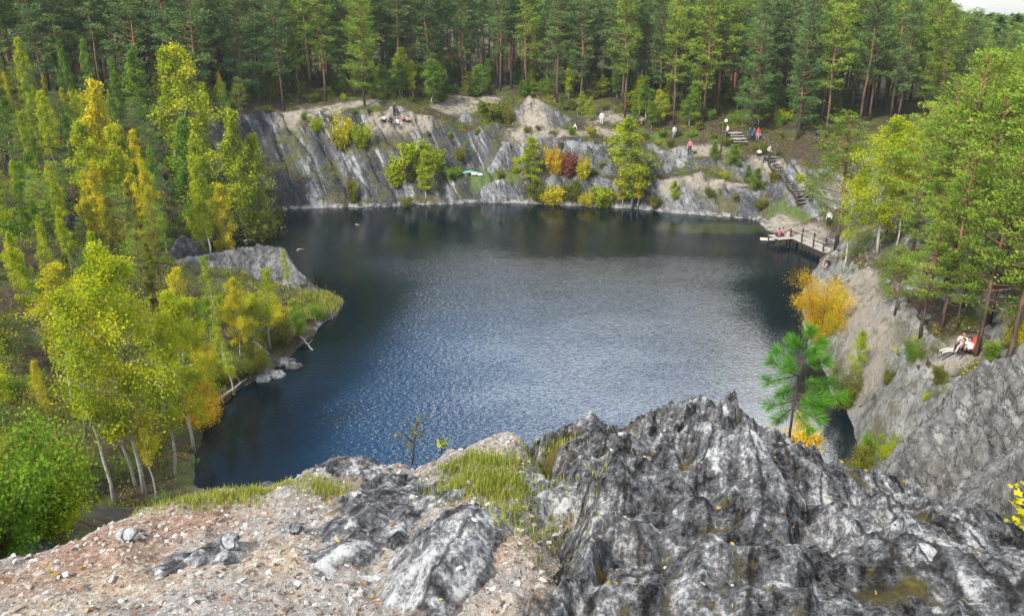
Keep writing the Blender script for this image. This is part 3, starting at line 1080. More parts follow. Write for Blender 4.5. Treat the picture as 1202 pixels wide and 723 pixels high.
def near_rock_mat():
    m, nt, out = new_mat('weathered_limestone')
    P = pos(nt)
    S = attr(nt, 'strat', True)
    a1 = noise(nt, mapping(nt, P, (11, 8, 11), (0, 0, .4)), 1.0, 9, .72)
    a2 = noise(nt, P, 26, 8, .75)
    a3 = noise(nt, P, 70, 5, .75)
    big = noise(nt, P, 1.9, 5, .6)
    rib = noise(nt, mapping(nt, S, (15, 1.6, 3)), 1.0, 6, .62)
    s = math_n(nt, 'ADD', math_n(nt, 'MULTIPLY', a1, .34), math_n(nt, 'MULTIPLY', a2, .34))
    s = math_n(nt, 'ADD', s, math_n(nt, 'MULTIPLY', a3, .22))
    s = math_n(nt, 'ADD', s, math_n(nt, 'MULTIPLY', rib, .24))
    s = math_n(nt, 'ADD', s, math_n(nt, 'MULTIPLY', math_n(nt, 'SUBTRACT', big, .5), .20))
    s = math_n(nt, 'ADD', s, math_n(nt, 'MULTIPLY', attr(nt, 'pale'), .06))
    c = ramp(nt, s, [(.490, (.008, .008, .010)), (.528, (.045, .045, .048)), (.555, (.11, .11, .114)), (.595, (.19, .19, .194)), (.622, (.42, .42, .42)), (.66, (.72, .72, .71))])
    vc = nt.nodes.new('ShaderNodeTexVoronoi')
    vc.feature = 'DISTANCE_TO_EDGE'
    vc.inputs['Scale'].default_value = 1.0
    wq = nt.nodes.new('ShaderNodeVectorMath')
    wq.operation = 'MULTIPLY_ADD'
    nt.links.new(noise(nt, P, 6, 3, .5, 0, 1), wq.inputs[0])
    wq.inputs[1].default_value = (.38, .38, .38)
    nt.links.new(mapping(nt, S, (4.2, 1.5, 2)), wq.inputs[2])
    nt.links.new(wq.outputs[0], vc.inputs['Vector'])
    crack = mapr(nt, vc.outputs['Distance'], .0, .045)
    c = mix(nt, mapr(nt, crack, 0, 1, .8, 0, False), c, (.02, .018, .015))
    # moss and dead lichen growing in the hollows
    mo = math_n(nt, 'ADD', attr(nt, 'moss'), math_n(nt, 'ADD', math_n(nt, 'MULTIPLY', math_n(nt, 'SUBTRACT', noise(nt, P, 9, 6, .7), .5), .8), math_n(nt, 'MULTIPLY', math_n(nt, 'SUBTRACT', noise(nt, mapping(nt, S, (7, .8, 2)), 1.0, 4, .6), .5), 1.1)))
    mcol = ramp(nt, noise(nt, P, 9, 5, .7), [(.3, (.028, .022, .010)), (.5, (.085, .068, .022)), (.66, (.16, .135, .03)), (.8, (.2, .2, .04))])
    c = mix(nt, mapr(nt, mo, .48, .72), c, mcol)
    # brown grit caught on the low parts
    gr = math_n(nt, 'ADD', attr(nt, 'grit'), math_n(nt, 'MULTIPLY', math_n(nt, 'SUBTRACT', noise(nt, P, 10, 5, .7), .5), 1.4))
    gc = ramp(nt, noise(nt, P, 55, 4, .7), [(.3, (.10, .075, .055)), (.5, (.30, .235, .18)), (.72, (.55, .49, .42))])
    c = mix(nt, mapr(nt, gr, .5, .75), c, gc)
    h = math_n(nt, 'ADD', math_n(nt, 'MULTIPLY', a1, .6), math_n(nt, 'ADD', math_n(nt, 'MULTIPLY', a2, .6), math_n(nt, 'ADD', math_n(nt, 'MULTIPLY', a3, .3), math_n(nt, 'MULTIPLY', crack, .35))))
    principled(nt, out, c, .88, .22, h, .95, .055)
    return m


def near_ground_mat():
    m, nt, out = new_mat('reddish_gravel')
    P = pos(nt)
    n1 = noise(nt, P, 2.0, 6, .68)
    n2 = noise(nt, P, 26, 6, .72)
    v = nt.nodes.new('ShaderNodeTexVoronoi')
    v.inputs['Scale'].default_value = 75
    wp = nt.nodes.new('ShaderNodeVectorMath')
    wp.operation = 'MULTIPLY_ADD'
    nt.links.new(noise(nt, P, 20, 3, .6, 0, 1), wp.inputs[0])
    wp.inputs[1].default_value = (.05, .05, .05)
    nt.links.new(P, wp.inputs[2])
    nt.links.new(wp.outputs[0], v.inputs['Vector'])
    v2 = nt.nodes.new('ShaderNodeTexVoronoi')
    v2.inputs['Scale'].default_value = 160
    nt.links.new(wp.outputs[0], v2.inputs['Vector'])
    red = ramp(nt, n2, [(.28, (.12, .068, .042)), (.45, (.26, .155, .10)), (.58, (.36, .245, .175)), (.75, (.52, .42, .34))])
    grey = ramp(nt, n2, [(.28, (.12, .112, .104)), (.46, (.26, .245, .225)), (.60, (.39, .375, .35)), (.78, (.60, .58, .55))])
    tan = ramp(nt, n2, [(.28, (.20, .15, .09)), (.48, (.40, .32, .22)), (.72, (.66, .59, .48))])
    e = math_n(nt, 'ADD', attr(nt, 'red'), math_n(nt, 'MULTIPLY', math_n(nt, 'SUBTRACT', n1, .5), 1.6))
    c = mix(nt, mapr(nt, e, .3, .75), grey, red)
    c = mix(nt, mapr(nt, noise(nt, P, 1.1, 5, .6), .5, .66), c, tan)
    # single chips
    chip = nt.nodes.new('ShaderNodeSeparateColor')
    nt.links.new(v.outputs['Color'], chip.inputs[0])
    c = mix(nt, mapr(nt, chip.outputs[0], .80, .90), c, mix(nt, chip.outputs[1], (.30, .18, .12), (.62, .57, .52)))
    c = mix(nt, mapr(nt, chip.outputs[2], .93, .96), c, (.12, .09, .07))
    ms = math_n(nt, 'ADD', attr(nt, 'moss'), math_n(nt, 'MULTIPLY', math_n(nt, 'SUBTRACT', noise(nt, P, 6, 5, .65), .5), 1.2))
    mcol = ramp(nt, noise(nt, P, 24, 5, .7), [(.3, (.06, .045, .02)), (.5, (.15, .12, .045)), (.7, (.22, .21, .06))])
    c = mix(nt, mapr(nt, ms, .45, .7), c, mcol)
    h = math_n(nt, 'ADD', math_n(nt, 'MULTIPLY', v.outputs['Distance'], .5), math_n(nt, 'ADD', math_n(nt, 'MULTIPLY', v2.outputs['Distance'], .3), n2))
    principled(nt, out, c, .95, .15, h, .85, .022)
    return m


fidx = np.arange(FX.size).reshape(FX.shape)
fq = np.stack([fidx[:-1, :-1], fidx[:-1, 1:], fidx[1:, 1:], fidx[1:, :-1]], -1).reshape(-1, 4)
# masks
mossm = np.zeros(FX.shape)
for px_, py_, rx_, ry_, s_ in ((560, 575, .30, .30, .9), (640, 640, .16, .5, .6), (300, 580, .5, .12, .55), (620, 560, .2, .2, .8), (470, 660, .2, .3, .35)):
    c_ = wx(px_, py_)
    mossm = np.maximum(mossm, s_ * np.exp(-((FX - c_[0]) / rx_) ** 2 - ((FY - c_[1]) / ry_) ** 2))
redm = np.zeros(FX.shape)
for px_, py_, rx_, ry_, s_ in ((90, 660, .55, .55, .85), (200, 615, .5, .3, .75), (40, 720, .5, .4, .35), (380, 590, .35, .2, .55), (590, 640, .2, .3, .7)):
    c_ = wx(px_, py_)
    redm = np.maximum(redm, s_ * np.exp(-((FX - c_[0]) / rx_) ** 2 - ((FY - c_[1]) / ry_) ** 2))
ang0 = np.arctan2(FX - PX0, -(FY - PY0))
strat = np.stack([ang0 * 3.4, SV, FB + .25 * relief], -1)
near_ground = obj('gravel_ground', mesh_np('gravel_ground', np.stack([FX, FY, FG], -1).reshape(-1, 3), [fq], True, {'moss': mossm.ravel(), 'red': redm.ravel()}), near_ground_mat())
tag(near_ground, kind='structure')
ROCKM = near_rock_mat()
hollow = blur(relief, 8) - relief
mosh = np.clip(.33 + hollow * 7.0, 0, .74)
for px_, py_, rx_, ry_, s_ in ((1010, 600, .35, .25, .20), (1090, 620, .2, .12, .22), (960, 560, .3, .2, .14), (655, 560, .12, .3, .26), (760, 690, .2, .4, .26), (690, 520, .35, .15, .14), (850, 480, .5, .12, .2), (1040, 712, .15, .1, .5)):
    c_ = wx(px_, py_)
    mosh = np.maximum(mosh, np.minimum(mosh + s_ * np.exp(-((FX - c_[0]) / rx_) ** 2 - ((FY - c_[1]) / ry_) ** 2), .8))
gritb = np.zeros(FX.shape)
for px_, py_, rx_, ry_, s_ in ((600, 700, .25, .3, .7), (1105, 672, .25, .12, .6), (560, 640, .12, .4, .5)):
    c_ = wx(px_, py_)
    gritb = np.maximum(gritb, s_ * np.exp(-((FX - c_[0]) / rx_) ** 2 - ((FY - c_[1]) / ry_) ** 2))
palem = np.zeros(FX.shape)
for px_, py_, rx_, ry_, s_ in ((690, 640, .25, .5, .5), (990, 640, .2, .2, .5), (1150, 660, .35, .3, .7), (500, 690, .5, .25, .6), (840, 570, .12, .2, .5)):
    c_ = wx(px_, py_)
    palem = np.maximum(palem, s_ * np.exp(-((FX - c_[0]) / rx_) ** 2 - ((FY - c_[1]) / ry_) ** 2))


def sub_field(name, Z, keep, at, mat):
    """the part of a height field where keep is true, as one mesh"""
    kf = keep.ravel()[fq].any(axis=1)
    q = fq[kf]
    used = np.unique(q)
    remap = np.full(FX.size, -1)
    remap[used] = np.arange(len(used))
    V = np.stack([FX, FY, Z], -1).reshape(-1, 3)[used]
    A = {k: (v.reshape(-1, 3)[used] if v.ndim == 3 else v.ravel()[used]) for k, v in at.items()}
    return obj(name, mesh_np(name, V, [remap[q]], True, A), mat)


FTOP = FG.copy()
big = sub_field('rock_outcrop', FR_big, (FR_big > FG - .05) & (inside_big > -.25), {'strat': strat, 'moss': mosh, 'grit': gritb, 'pale': palem}, ROCKM)
tag(big, 'great dark limestone outcrop mottled black and white with mossy cracks, filling the near right corner', 'rock')
FTOP = np.maximum(FTOP, np.where(inside_big > -.25, FR_big, -99))
for nm_, Zp, lab, q in PATCH:
    Zp = np.where(q < 1.45, Zp, -99)
    keep = (Zp > FG - .03) & (q < 1.35)
    o = sub_field(nm_, np.where(Zp < -50, FB - .1, Zp), keep, {'strat': strat, 'moss': mosh * .6, 'grit': np.clip(.62 * sstep(.45, 1.1, q) + .15, 0, 1), 'pale': palem + (.7 if 'pale' in lab else .25)}, ROCKM)
    tag(o, lab, 'rock')
    FTOP = np.maximum(FTOP, np.where(keep, Zp, -99))


def fpos(px, py):
    return fhit(px, py, FTOP)


# chips and pebbles lying on the loose ground (uncountable)
def chips(n, seed):
    r = np.random.default_rng(seed)
    base = np.array([[-1, -.7, -.4], [1, -.8, -.3], [.8, .9, -.4], [-.9, .7, -.3], [-.6, -.5, .4], [.7, -.4, .35], [.5, .6, .45], [-.5, .4, .5]])
    qf = np.array([[3, 2, 1, 0], [4, 5, 6, 7], [0, 1, 5, 4], [1, 2, 6, 5], [2, 3, 7, 6], [3, 0, 4, 7]])
    Vs, Qs, tn, k = [], [], [], 0
    while k < n:
        x, y = r.uniform(-3.2, .9), r.uniform(1.4, 3.7)
        if fsamp(FTOP, x, y) > fsamp(FG, x, y) + .004 or y > np.interp(x, ew[:, 0], ew[:, 1]) + .1:
            if r.random() < .93:
                continue
        s = .003 + .015 * r.random() ** 6
        V = base * s * r.uniform(.55, 1.3, (8, 3)) * np.array([1, .8, .55])
        a, b = r.uniform(0, 6.28), r.normal(0, .3)
        M = np.array(Matrix.Rotation(a, 3, 'Z') @ Matrix.Rotation(b, 3, 'X'))
        Vs.append(V @ M.T + np.array([x, y, fsamp(FTOP, x, y) + s * .2]))
        Qs.append(qf + 8 * k)
        tn.append(np.full(8, r.random()))
        k += 1
    return mesh_np('gravel', np.concatenate(Vs), [np.concatenate(Qs)], False, {'tint': np.concatenate(tn)})


def chip_mat():
    m, nt, out = new_mat('stone_chips')
    t = attr(nt, 'tint')
    c = ramp(nt, t, [(0, (.10, .075, .06)), (.3, (.26, .175, .125)), (.6, (.36, .32, .28)), (1, (.55, .53, .5))])
    principled(nt, out, mix(nt, noise(nt, pos(nt), 90, 3), (.02, .02, .02), c, 'MIX') if False else c, .9, .2, noise(nt, pos(nt), 120, 3), .4, .01)
    return m


lr = np.random.default_rng(31)
lp = []
while len(lp) < 420:
    x, y = lr.uniform(-2.6, 2.2), lr.uniform(1.5, 4.0)
    if lr.random() < .35 + .65 * float(perlin(np.array(x * 1.5), np.array(y * 1.5), 9) > .1):
        lp.append((x, y, fsamp(FTOP, x, y) + .006))
LA = lr.normal(size=(len(lp), 3)) * np.array([1, 1, .25])
LL_ = lr.uniform(.010, .026, len(lp))
Vl, Ql = leaf_quads(np.array(lp), LL_, LL_ * .6, LA, r=lr)
lit = obj('leaf_litter', mesh_np('leaf_litter', Vl, [Ql], False, {'tint': np.repeat(lr.uniform(0, 1, len(lp)), 4)}), leaf_mat('dry_leaves', (.10, .055, .02), (.30, .19, .05), (.52, .42, .08), .15))
tag(lit, 'small dry birch leaves scattered over the gravel and rock', 'leaves', None, 'stuff')
tag(obj('gravel', chips(10000, 5), chip_mat()), 'loose reddish and pale stone chips strewn over the cliff edge', 'gravel', kind='stuff')
# a few bigger loose stones, each a thing
STM = ROCKM
for (px_, py_, s_, lab) in ((392, 488 + 0, 0, None), (150, 632, .045, 'small white stone lying on the reddish gravel'), (268, 640, .05, 'grey stone lying on the gravel above the flat slab'), (345, 625, .04, 'pale angular stone on the tan gravel in the middle of the ledge'), (1082, 655, .05, 'loose chipped stone in a gritty hollow of the dark outcrop')):
    if not lab:
        continue
    p_ = fpos(px_, py_)
    bm = MB()
    bm.ball((0, 0, 0), (s_, s_ * .8, s_ * .6), 14, 9)
    V = np.concatenate(bm.V)
    n_ = 1 + .28 * fbm(V[:, 0] / s_ * 1.1 + px_, V[:, 1] / s_ * 1.1 + V[:, 2] / s_, 3, 7)
    bm.V = [V * n_[:, None]]
    me = bm.mesh('loose_stone', False, {'strat': V * 3, 'moss': np.zeros(len(V)), 'grit': np.zeros(len(V)), 'pale': np.full(len(V), 1.0)})
    tag(obj('loose_stone', me, STM, None, (p_[0], p_[1], p_[2] + s_ * .3)), lab, 'stone')


# ------------------------------------------------------------------ grass tufts on the brink
def blades(pts, hmin, hmax, wid, seed, spread=.5):
    r = np.random.default_rng(seed)
    n = len(pts)
    h = r.uniform(hmin, hmax, n)
    az = r.uniform(0, 6.28, n)
    ln = r.uniform(.1, spread, n) * h
    dx, dy = np.cos(az), np.sin(az)
    px_, py_ = -dy * wid / 2, dx * wid / 2
    z = np.zeros(n)
    P = np.asarray(pts)
    a = P + np.stack([px_, py_, z - .01], -1)
    b = P - np.stack([px_, py_, z + .01], -1)
    m = P + np.stack([dx * ln * .35, dy * ln * .35, h * .62], -1)
    c1, c2 = m - np.stack([px_, py_, z], -1) * .8, m + np.stack([px_, py_, z], -1) * .8
    t = P + np.stack([dx * ln, dy * ln, h], -1)
    V = np.stack([a, b, c1, c2, t], 1).reshape(-1, 3)
    i = np.arange(n) * 5
    return V, np.stack([i, i + 1, i + 2, i + 3], -1), np.stack([i + 3, i + 2, i + 4], -1), np.repeat(np.clip(r.normal(.5, .22, n), 0, 1), 5)


def grass_patch(name, spots, n, hmin, hmax, wid, seed, label, kind, cat, spread=.6, samp=None):
    r = np.random.default_rng(seed)
    pts = []
    for k in range(n):
        c, rx, ry = spots[r.integers(len(spots))]
        x, y = c[0] + r.normal(0, rx), c[1] + r.normal(0, ry)
        pts.append((x, y, fsamp(FTOP, x, y) if samp is None else samp(x, y)))
    V, q, t, tn = blades(pts, hmin, hmax, wid, seed, spread)
    o = obj(name, mesh_np(name, V, [q, t], False, {'tint': tn}), LEAF['grass'])
    return tag(o, label, cat, None, kind)


grass_patch('grass_tuft', [(fpos(555, 560), .09, .10), (fpos(575, 545), .08, .06), (fpos(545, 545), .07, .05), (fpos(590, 575), .07, .08)], 3600, .015, .055, .0032, 1, 'bright green grass tuft growing between the grey rocks on the brink', None, 'grass tuft')
grass_patch('grass', [(fpos(225, 590), .14, .05), (fpos(270, 580), .16, .04), (fpos(300, 578), .10, .03), (fpos(380, 575), .07, .05), (fpos(250, 585), .12, .04)], 3400, .012, .042, .003, 2, 'thin yellow-green grass along the rim of the gravel ledge', 'stuff', 'grass')
grass_patch('grass', [(fpos(650, 590), .12, .2), (fpos(600, 600), .08, .1), (fpos(640, 545), .08, .06)], 900, .012, .045, .004, 3, 'short mossy grass in cracks of the near rocks', 'stuff', 'grass')


# ------------------------------------------------------------------ young pine, rusty sapling, sprig and maple twig near the camera
def needle_tufts(axes, n, ln, wd, seed):
    """axes: list of (p0, p1): needles sit all along a shoot and splay forward"""
    r = np.random.default_rng(seed)
    C, A, L, tn = [], [], [], []
    for p0, p1 in axes:
        p0, p1 = np.array(p0), np.array(p1)
        d = p1 - p0
        d /= np.linalg.norm(d)
        s = np.concatenate([r.uniform(.05, 1, n), r.uniform(.85, 1.0, n // 3)])
        v = r.normal(size=(len(s), 3))
        v -= (v @ d)[:, None] * d
        v /= np.linalg.norm(v, axis=1)[:, None]
        a = d * r.uniform(.45, 1.0, len(s))[:, None] + v * r.uniform(.55, 1, len(s))[:, None]
        a /= np.linalg.norm(a, axis=1)[:, None]
        l = ln * r.uniform(.75, 1.15, len(s))
        C.append(p0 + (p1 - p0) * s[:, None] + a * l[:, None] / 2)
        A.append(a)
        L.append(l)
        tn.append(r.normal(.55, .18, len(s)))
    return crown_mesh('needles', np.concatenate(C), np.concatenate(L), wd, np.concatenate(tn), np.concatenate(A), r)


sp_Y = 4.35
foot = at_y(926, 512, sp_Y)
k_ = 4.35 / 886.7      # metres per photo pixel there


def SPp(px, py, dy=0.0):
    return at_y(px, py, sp_Y + dy)


root = empty('young_pine', foot)
tag(root, 'little bright green pine sapling with long needles on the brink of the outcrop', 'young pine')
mb = MB()
mb.tube(np.array([SPp(926, 516), SPp(931, 480), SPp(938, 440), SPp(946, 400)]) - foot, [.008, .007, .0055, .003], 7)
shoots = [((938, 440), (900, 447), -.10), ((938, 442), (905, 424), .05), ((941, 425), (912, 412), .1), ((944, 410), (930, 400), -.05), ((946, 402), (952, 388), 0), ((944, 412), (966, 402), .08), ((941, 428), (970, 424), -.1),
          ((936, 450), (975, 448), .1), ((934, 462), (990, 466), -.08), ((934, 462), (960, 478), .05), ((936, 452), (918, 462), .1), ((938, 436), (925, 428), -.12), ((932, 470), (902, 476), -.1), ((931, 478), (912, 492), .1), ((931, 475), (962, 492), .0), ((931, 478), (950, 504), -.1), ((930, 474), (970, 472), .12), ((942, 420), (958, 414), -.12)]
axes_ = []
for a_, b_, dy_ in shoots:
    p0, p1 = SPp(*a_) - foot, SPp(*b_, dy_) - foot
    mb.tube(np.array([p0, (p0 + p1) / 2 + np.array([0, 0, -.008]), p1]), [.0045, .0035, .002], 5)
    axes_.append((p0 + (p1 - p0) * .12, p1))
obj('trunk', mb.mesh('sapling_trunk', True), BARK_P, root)
obj('needles', needle_tufts(axes_, 240, .072, .0022, 9), LEAF['sapling'], root)


def leafy_twig(name, stem_pts, twigs, n, leaf, col, label, cat, seed, sp=.02, bark=BARK_P, shape=1):
    r = np.random.default_rng(seed)
    base = np.array(stem_pts[0])
    e = empty(name, base)
    tag(e, label, cat)
    mb = MB()
    mb.tube(np.array(stem_pts) - base, np.linspace(.006, .0025, len(stem_pts)), 5)
    C = []
    for a_, b_ in twigs:
        a_, b_ = np.array(a_) - base, np.array(b_) - base
        mb.tube(np.array([a_, (a_ + b_) / 2 + np.array([0, 0, .01]), b_]), [.003, .0025, .0015], 4)
        m = max(1, n // len(twigs))
        s = r.uniform(.3, 1.1, m)[:, None]
        C.append(a_ + (b_ - a_) * s + r.normal(0, sp, (m, 3)))
    C = np.concatenate(C)
    obj('stem', mb.mesh('stem', True), bark, e)
    L = leaf * r.uniform(.6, 1.2, len(C))
    if shape == 1:
        obj('leaves', crown_mesh('leaves', C, L, L * .7, r.normal(.5, .2, len(C)), None, r), LEAF[col], e)
    else:                       # lobed leaves: five fingers each
        CC, AA, LL, tt = [], [], [], []
        for c, l in zip(C, L):
            nrm = np.array([0, -.5, .9]) + r.normal(0, .35, 3)
            nrm /= np.linalg.norm(nrm)
            u = np.cross(nrm, r.normal(size=3))
            u /= np.linalg.norm(u)
            v = np.cross(nrm, u)
            tv = r.normal(.6, .2)
            for kf, af in enumerate((-1.5, -.75, 0, .75, 1.5)):
                dd_ = u * math.cos(af) + v * math.sin(af)
                lf = l * (.62, .85, 1, .85, .62)[kf] * .62
                CC.append(np.stack([c, c + dd_ * lf * .5 + np.cross(nrm, dd_) * lf * .24, c + dd_ * lf, c + dd_ * lf * .5 - np.cross(nrm, dd_) * lf * .24]))
                tt.append(tv)
        V = np.concatenate(CC)
        obj('leaves', mesh_np('leaves', V, [np.arange(len(V)).reshape(-1, 4)], False, {'tint': np.clip(np.repeat(tt, 4), 0, 1)}), LEAF[col], e)
    return e


Ys = 3.75
leafy_twig('sapling', [at_y(484, 545, Ys), at_y(486, 520, Ys), at_y(489, 492, Ys)], [(at_y(486, 520, Ys), at_y(467, 508, Ys - .05)), (at_y(487, 512, Ys), at_y(478, 496, Ys + .05)), (at_y(488, 505, Ys), at_y(494, 490, Ys)), (at_y(486, 524, Ys), at_y(476, 522, Ys)), (at_y(487, 515, Ys), at_y(492, 510, Ys))], 60, .022, 'olive', 'thin sapling with a few rusty olive leaves standing against the water on the brink', 'sapling', 4, .015)
leafy_twig('sapling', [at_y(518, 532, 3.8), at_y(520, 514, 3.8)], [(at_y(519, 526, 3.8), at_y(514, 514, 3.8)), (at_y(519, 524, 3.8), at_y(527, 516, 3.82))], 26, .022, 'lime', 'tiny bright green sprig on the brink, right of the rusty sapling', 'sapling', 5, .012)
Ym = 3.9
leafy_twig('maple_sapling', [at_y(1222, 660, Ym), at_y(1214, 620, Ym), at_y(1200, 575, Ym)], [(at_y(1212, 610, Ym), at_y(1186, 578, Ym - .1)), (at_y(1206, 600, Ym), at_y(1190, 590, Ym)), (at_y(1210, 612, Ym), at_y(1192, 606, Ym - .1)), (at_y(1212, 625, Ym), at_y(1196, 622, Ym)), (at_y(1202, 580, Ym), at_y(1194, 570, Ym))], 34, .062, 'yellow', 'yellow-leaved maple twig poking in beside the right flank of the outcrop', 'sapling', 6, .022, BARK_P, 2)

# ================================================================== standing rocks further off
def far_rock_mat(name, lo, mid_, hi, sc=1.0, rot=(0, R(37), 0), moss=.5):
    m, nt, out = new_mat(name)
    P = pos(nt)
    mp = mapping(nt, mapping(nt, P, (1, 1, 1), rot), (1.6 * sc, .7 * sc, .35 * sc))
    s1 = noise(nt, mp, 1.0, 8, .68, .4)
    s2 = noise(nt, P, 3.2 * sc, 7, .7)
    s = math_n(nt, 'ADD', math_n(nt, 'MULTIPLY', s1, .55), math_n(nt, 'MULTIPLY', s2, .45))
    c = ramp(nt, s, [(.36, lo), (.49, mid_), (.60, hi)])
    sp = noise(nt, P, 11 * sc, 4, .7)
    c = mix(nt, mapr(nt, sp, .60, .72), c, tuple(min(.7, v * 1.5) for v in hi))
    c = mix(nt, mapr(nt, sp, .42, .32), c, tuple(v * .6 for v in lo))
    c = mix(nt, math_n(nt, 'MULTIPLY', mapr(nt, noise(nt, P, .8 * sc, 5, .65), .55, .68), moss), c, (.10, .088, .035))
    tone = noise(nt, P, .45 * sc, 4, .6)
    c = mix(nt, mapr(nt, tone, .40, .60, .55, 0), c, mix(nt, 1.0, c, (.42, .41, .40), 'MULTIPLY'))
    vc = nt.nodes.new('ShaderNodeTexVoronoi')
    vc.feature = 'DISTANCE_TO_EDGE'
    wq = nt.nodes.new('ShaderNodeVectorMath')
    wq.operation = 'MULTIPLY_ADD'
    nt.links.new(noise(nt, P, 1.4 * sc, 4, .6, 0, 1), wq.inputs[0])
    wq.inputs[1].default_value = (.9, .9, .9)
    nt.links.new(mapping(nt, P, (.5 * sc, .5 * sc, .28 * sc)), wq.inputs[2])
    vc.inputs['Scale'].default_value = 1.0
    nt.links.new(wq.outputs[0], vc.inputs['Vector'])
    crack = mapr(nt, vc.outputs['Distance'], 0, .035)
    c = mix(nt, mapr(nt, crack, 0, 1, .55, 0, False), c, (.03, .028, .025))
    s = math_n(nt, 'ADD', s, math_n(nt, 'MULTIPLY', crack, .25))
    principled(nt, out, c, .9, .2, math_n(nt, 'ADD', s, math_n(nt, 'MULTIPLY', sp, .3)), .9, .28 / sc)
    return m


def ridge_rock(name, pts, near, far, res, amp, mat, label, cat='rock', fan=0.0, freq=1.0, seed=0, cut=.5, cap=None, ext=99):
    """crest polyline of world points; the faces fall off with slopes near (towards -normal side) and far"""
    P = np.array(pts)
    lo, hi = P[:, :2].min(0) - 5.5, P[:, :2].max(0) + 5.5
    xs, ys = np.arange(lo[0], hi[0], res), np.arange(lo[1], hi[1], res)
    X, Y = np.meshgrid(xs, ys)
    best = np.full(X.shape, 1e9)
    Z = np.zeros(X.shape)
    S = np.zeros(X.shape)
    for i in range(len(P) - 1):
        a, b = P[i], P[i + 1]
        ab = b[:2] - a[:2]
        t = np.clip(((X - a[0]) * ab[0] + (Y - a[1]) * ab[1]) / (ab @ ab), 0, 1)
        dx, dy = X - a[0] - t * ab[0], Y - a[1] - t * ab[1]
        d = np.hypot(dx, dy)
        side = ab[0] * dy - ab[1] * dx
        zz = a[2] + (b[2] - a[2]) * t - np.where(side > 0, far, near) * d
        m = d < best
        best = np.where(m, d, best)
        Z = np.where(m, zz, Z)
        S = np.where(m, i + t, S)
    f = freq
    n_ = ridged(X * .8 * f + seed + Z * .45 * f, Y * .8 * f - Z * .5 * f, 5, 90, .55) - .5
    n2 = fbm(X * 2.2 * f + Z * 1.6 * f, Y * 2.2 * f - Z * 1.9 * f, 5, 91, .6)
    Z = Z + amp * (.8 * n_ + .5 * n2) * (.35 + .65 * sstep(0, .5, best))
    if cap is not None:
        Z = np.minimum(Z, cap(X, Y))
    TT = np.interp(X.ravel(), GX, np.arange(len(GX))), np.interp(Y.ravel(), GY, np.arange(len(GY)))
    i0, j0 = np.clip(TT[0].astype(int), 0, len(GX) - 2), np.clip(TT[1].astype(int), 0, len(GY) - 2)
    a_, b_ = TT[0] - i0, TT[1] - j0
    ter = ((ZZ[j0, i0] * (1 - a_) + ZZ[j0, i0 + 1] * a_) * (1 - b_) + (ZZ[j0 + 1, i0] * (1 - a_) + ZZ[j0 + 1, i0 + 1] * a_) * b_).reshape(X.shape)
    Z = np.where(best > ext, np.maximum(Z - 3 * (best - ext), ter - cut - .1), Z)
    keep = Z > np.maximum(ter, -1) - cut
    keep &= best < ext + .8
    ix = np.arange(X.size).reshape(X.shape)
    q = np.stack([ix[:-1, :-1], ix[:-1, 1:], ix[1:, 1:], ix[1:, :-1]], -1).reshape(-1, 4)
    q = q[keep.ravel()[q].all(axis=1)]
    used = np.unique(q)
    rm = np.full(X.size, -1)
    rm[used] = np.arange(len(used))
    V = np.stack([X, Y, Z], -1).reshape(-1, 3)[used]
    o = obj(name, mesh_np(name, V, [rm[q]], True), mat)
    ROCKH.append((xs, ys, np.where(keep, Z, -99)))
    return tag(o, label, cat)


ROCKH = []


def top_at(x, y):
    z = T(x, y)
    for xs, ys, Z in ROCKH:
        i, j = int((x - xs[0]) / (xs[1] - xs[0])), int((y - ys[0]) / (ys[1] - ys[0]))
        if 0 <= i < len(xs) and 0 <= j < len(ys):
            z = max(z, Z[j, i])
    return z


M_SLAB = far_rock_mat('grey_slab_rock', (.045, .045, .05), (.135, .135, .14), (.29, .29, .29), 1.0, moss=.25)
M_BUTT = far_rock_mat('pale_buttress_rock', (.075, .073, .07), (.21, .206, .197), (.40, .392, .372), 2.6, (0, R(-35), 0), .35)
M_DARKB = far_rock_mat('dark_block_rock', (.04, .04, .044), (.11, .11, .115), (.24, .24, .24), 1.3, moss=.4)
M_PALE = far_rock_mat('pale_boulder_rock', (.08, .085, .09), (.22, .228, .235), (.44, .455, .455), 1.4, moss=.1)

ridge_rock('rock_slab', [at_y(205, 306, 63.5), at_y(222, 301, 64.0), at_y(258, 296, 65.5), at_y(302, 287, 66.5), at_y(334, 291, 65.8), at_y(347, 314, 64.0), at_y(374, 340, 62.6), at_y(395, 355, 62.0)], 1.0, 4.0, .12, .34, M_SLAB, 'long grey rock slab sloping down to the water at the left promontory', seed=3)
ridge_rock('rock_block', [at_y(205, 283, 66.0), at_y(216, 274, 67.0), at_y(232, 282, 67.0), at_y(238, 296, 66.5)], 2.2, 2.5, .14, .4, M_DARKB, 'dark upright rock block among the birches behind the long grey slab', seed=9)
ridge_rock('rock_buttress', [at_y(1030, 575, 12.2), at_y(1046, 552, 12.6), at_y(1088, 497, 13.4), at_y(1106, 490, 13.8), at_y(1136, 447, 14.6), at_y(1156, 424, 15.2), at_y(1204, 418, 16.2), at_y(1290, 400, 17.5)], 1.35, 2.2, .05, .34, M_BUTT, 'pale grey rock buttress standing right of the great dark outcrop', freq=2.2, seed=5)
ridge_rock('rock_rib', [at_y(1140, 592, 10.4), at_y(1165, 562, 10.8), at_y(1192, 528, 11.4), at_y(1235, 505, 12.2)], 1.8, 1.6, .05, .2, M_BUTT, 'lower rock rib in front of the pale buttress at the right edge', freq=2.4, seed=6)
def mound(*pp):
    return [hit(a, b) + np.array([0, 0, c]) for a, b, c in pp]


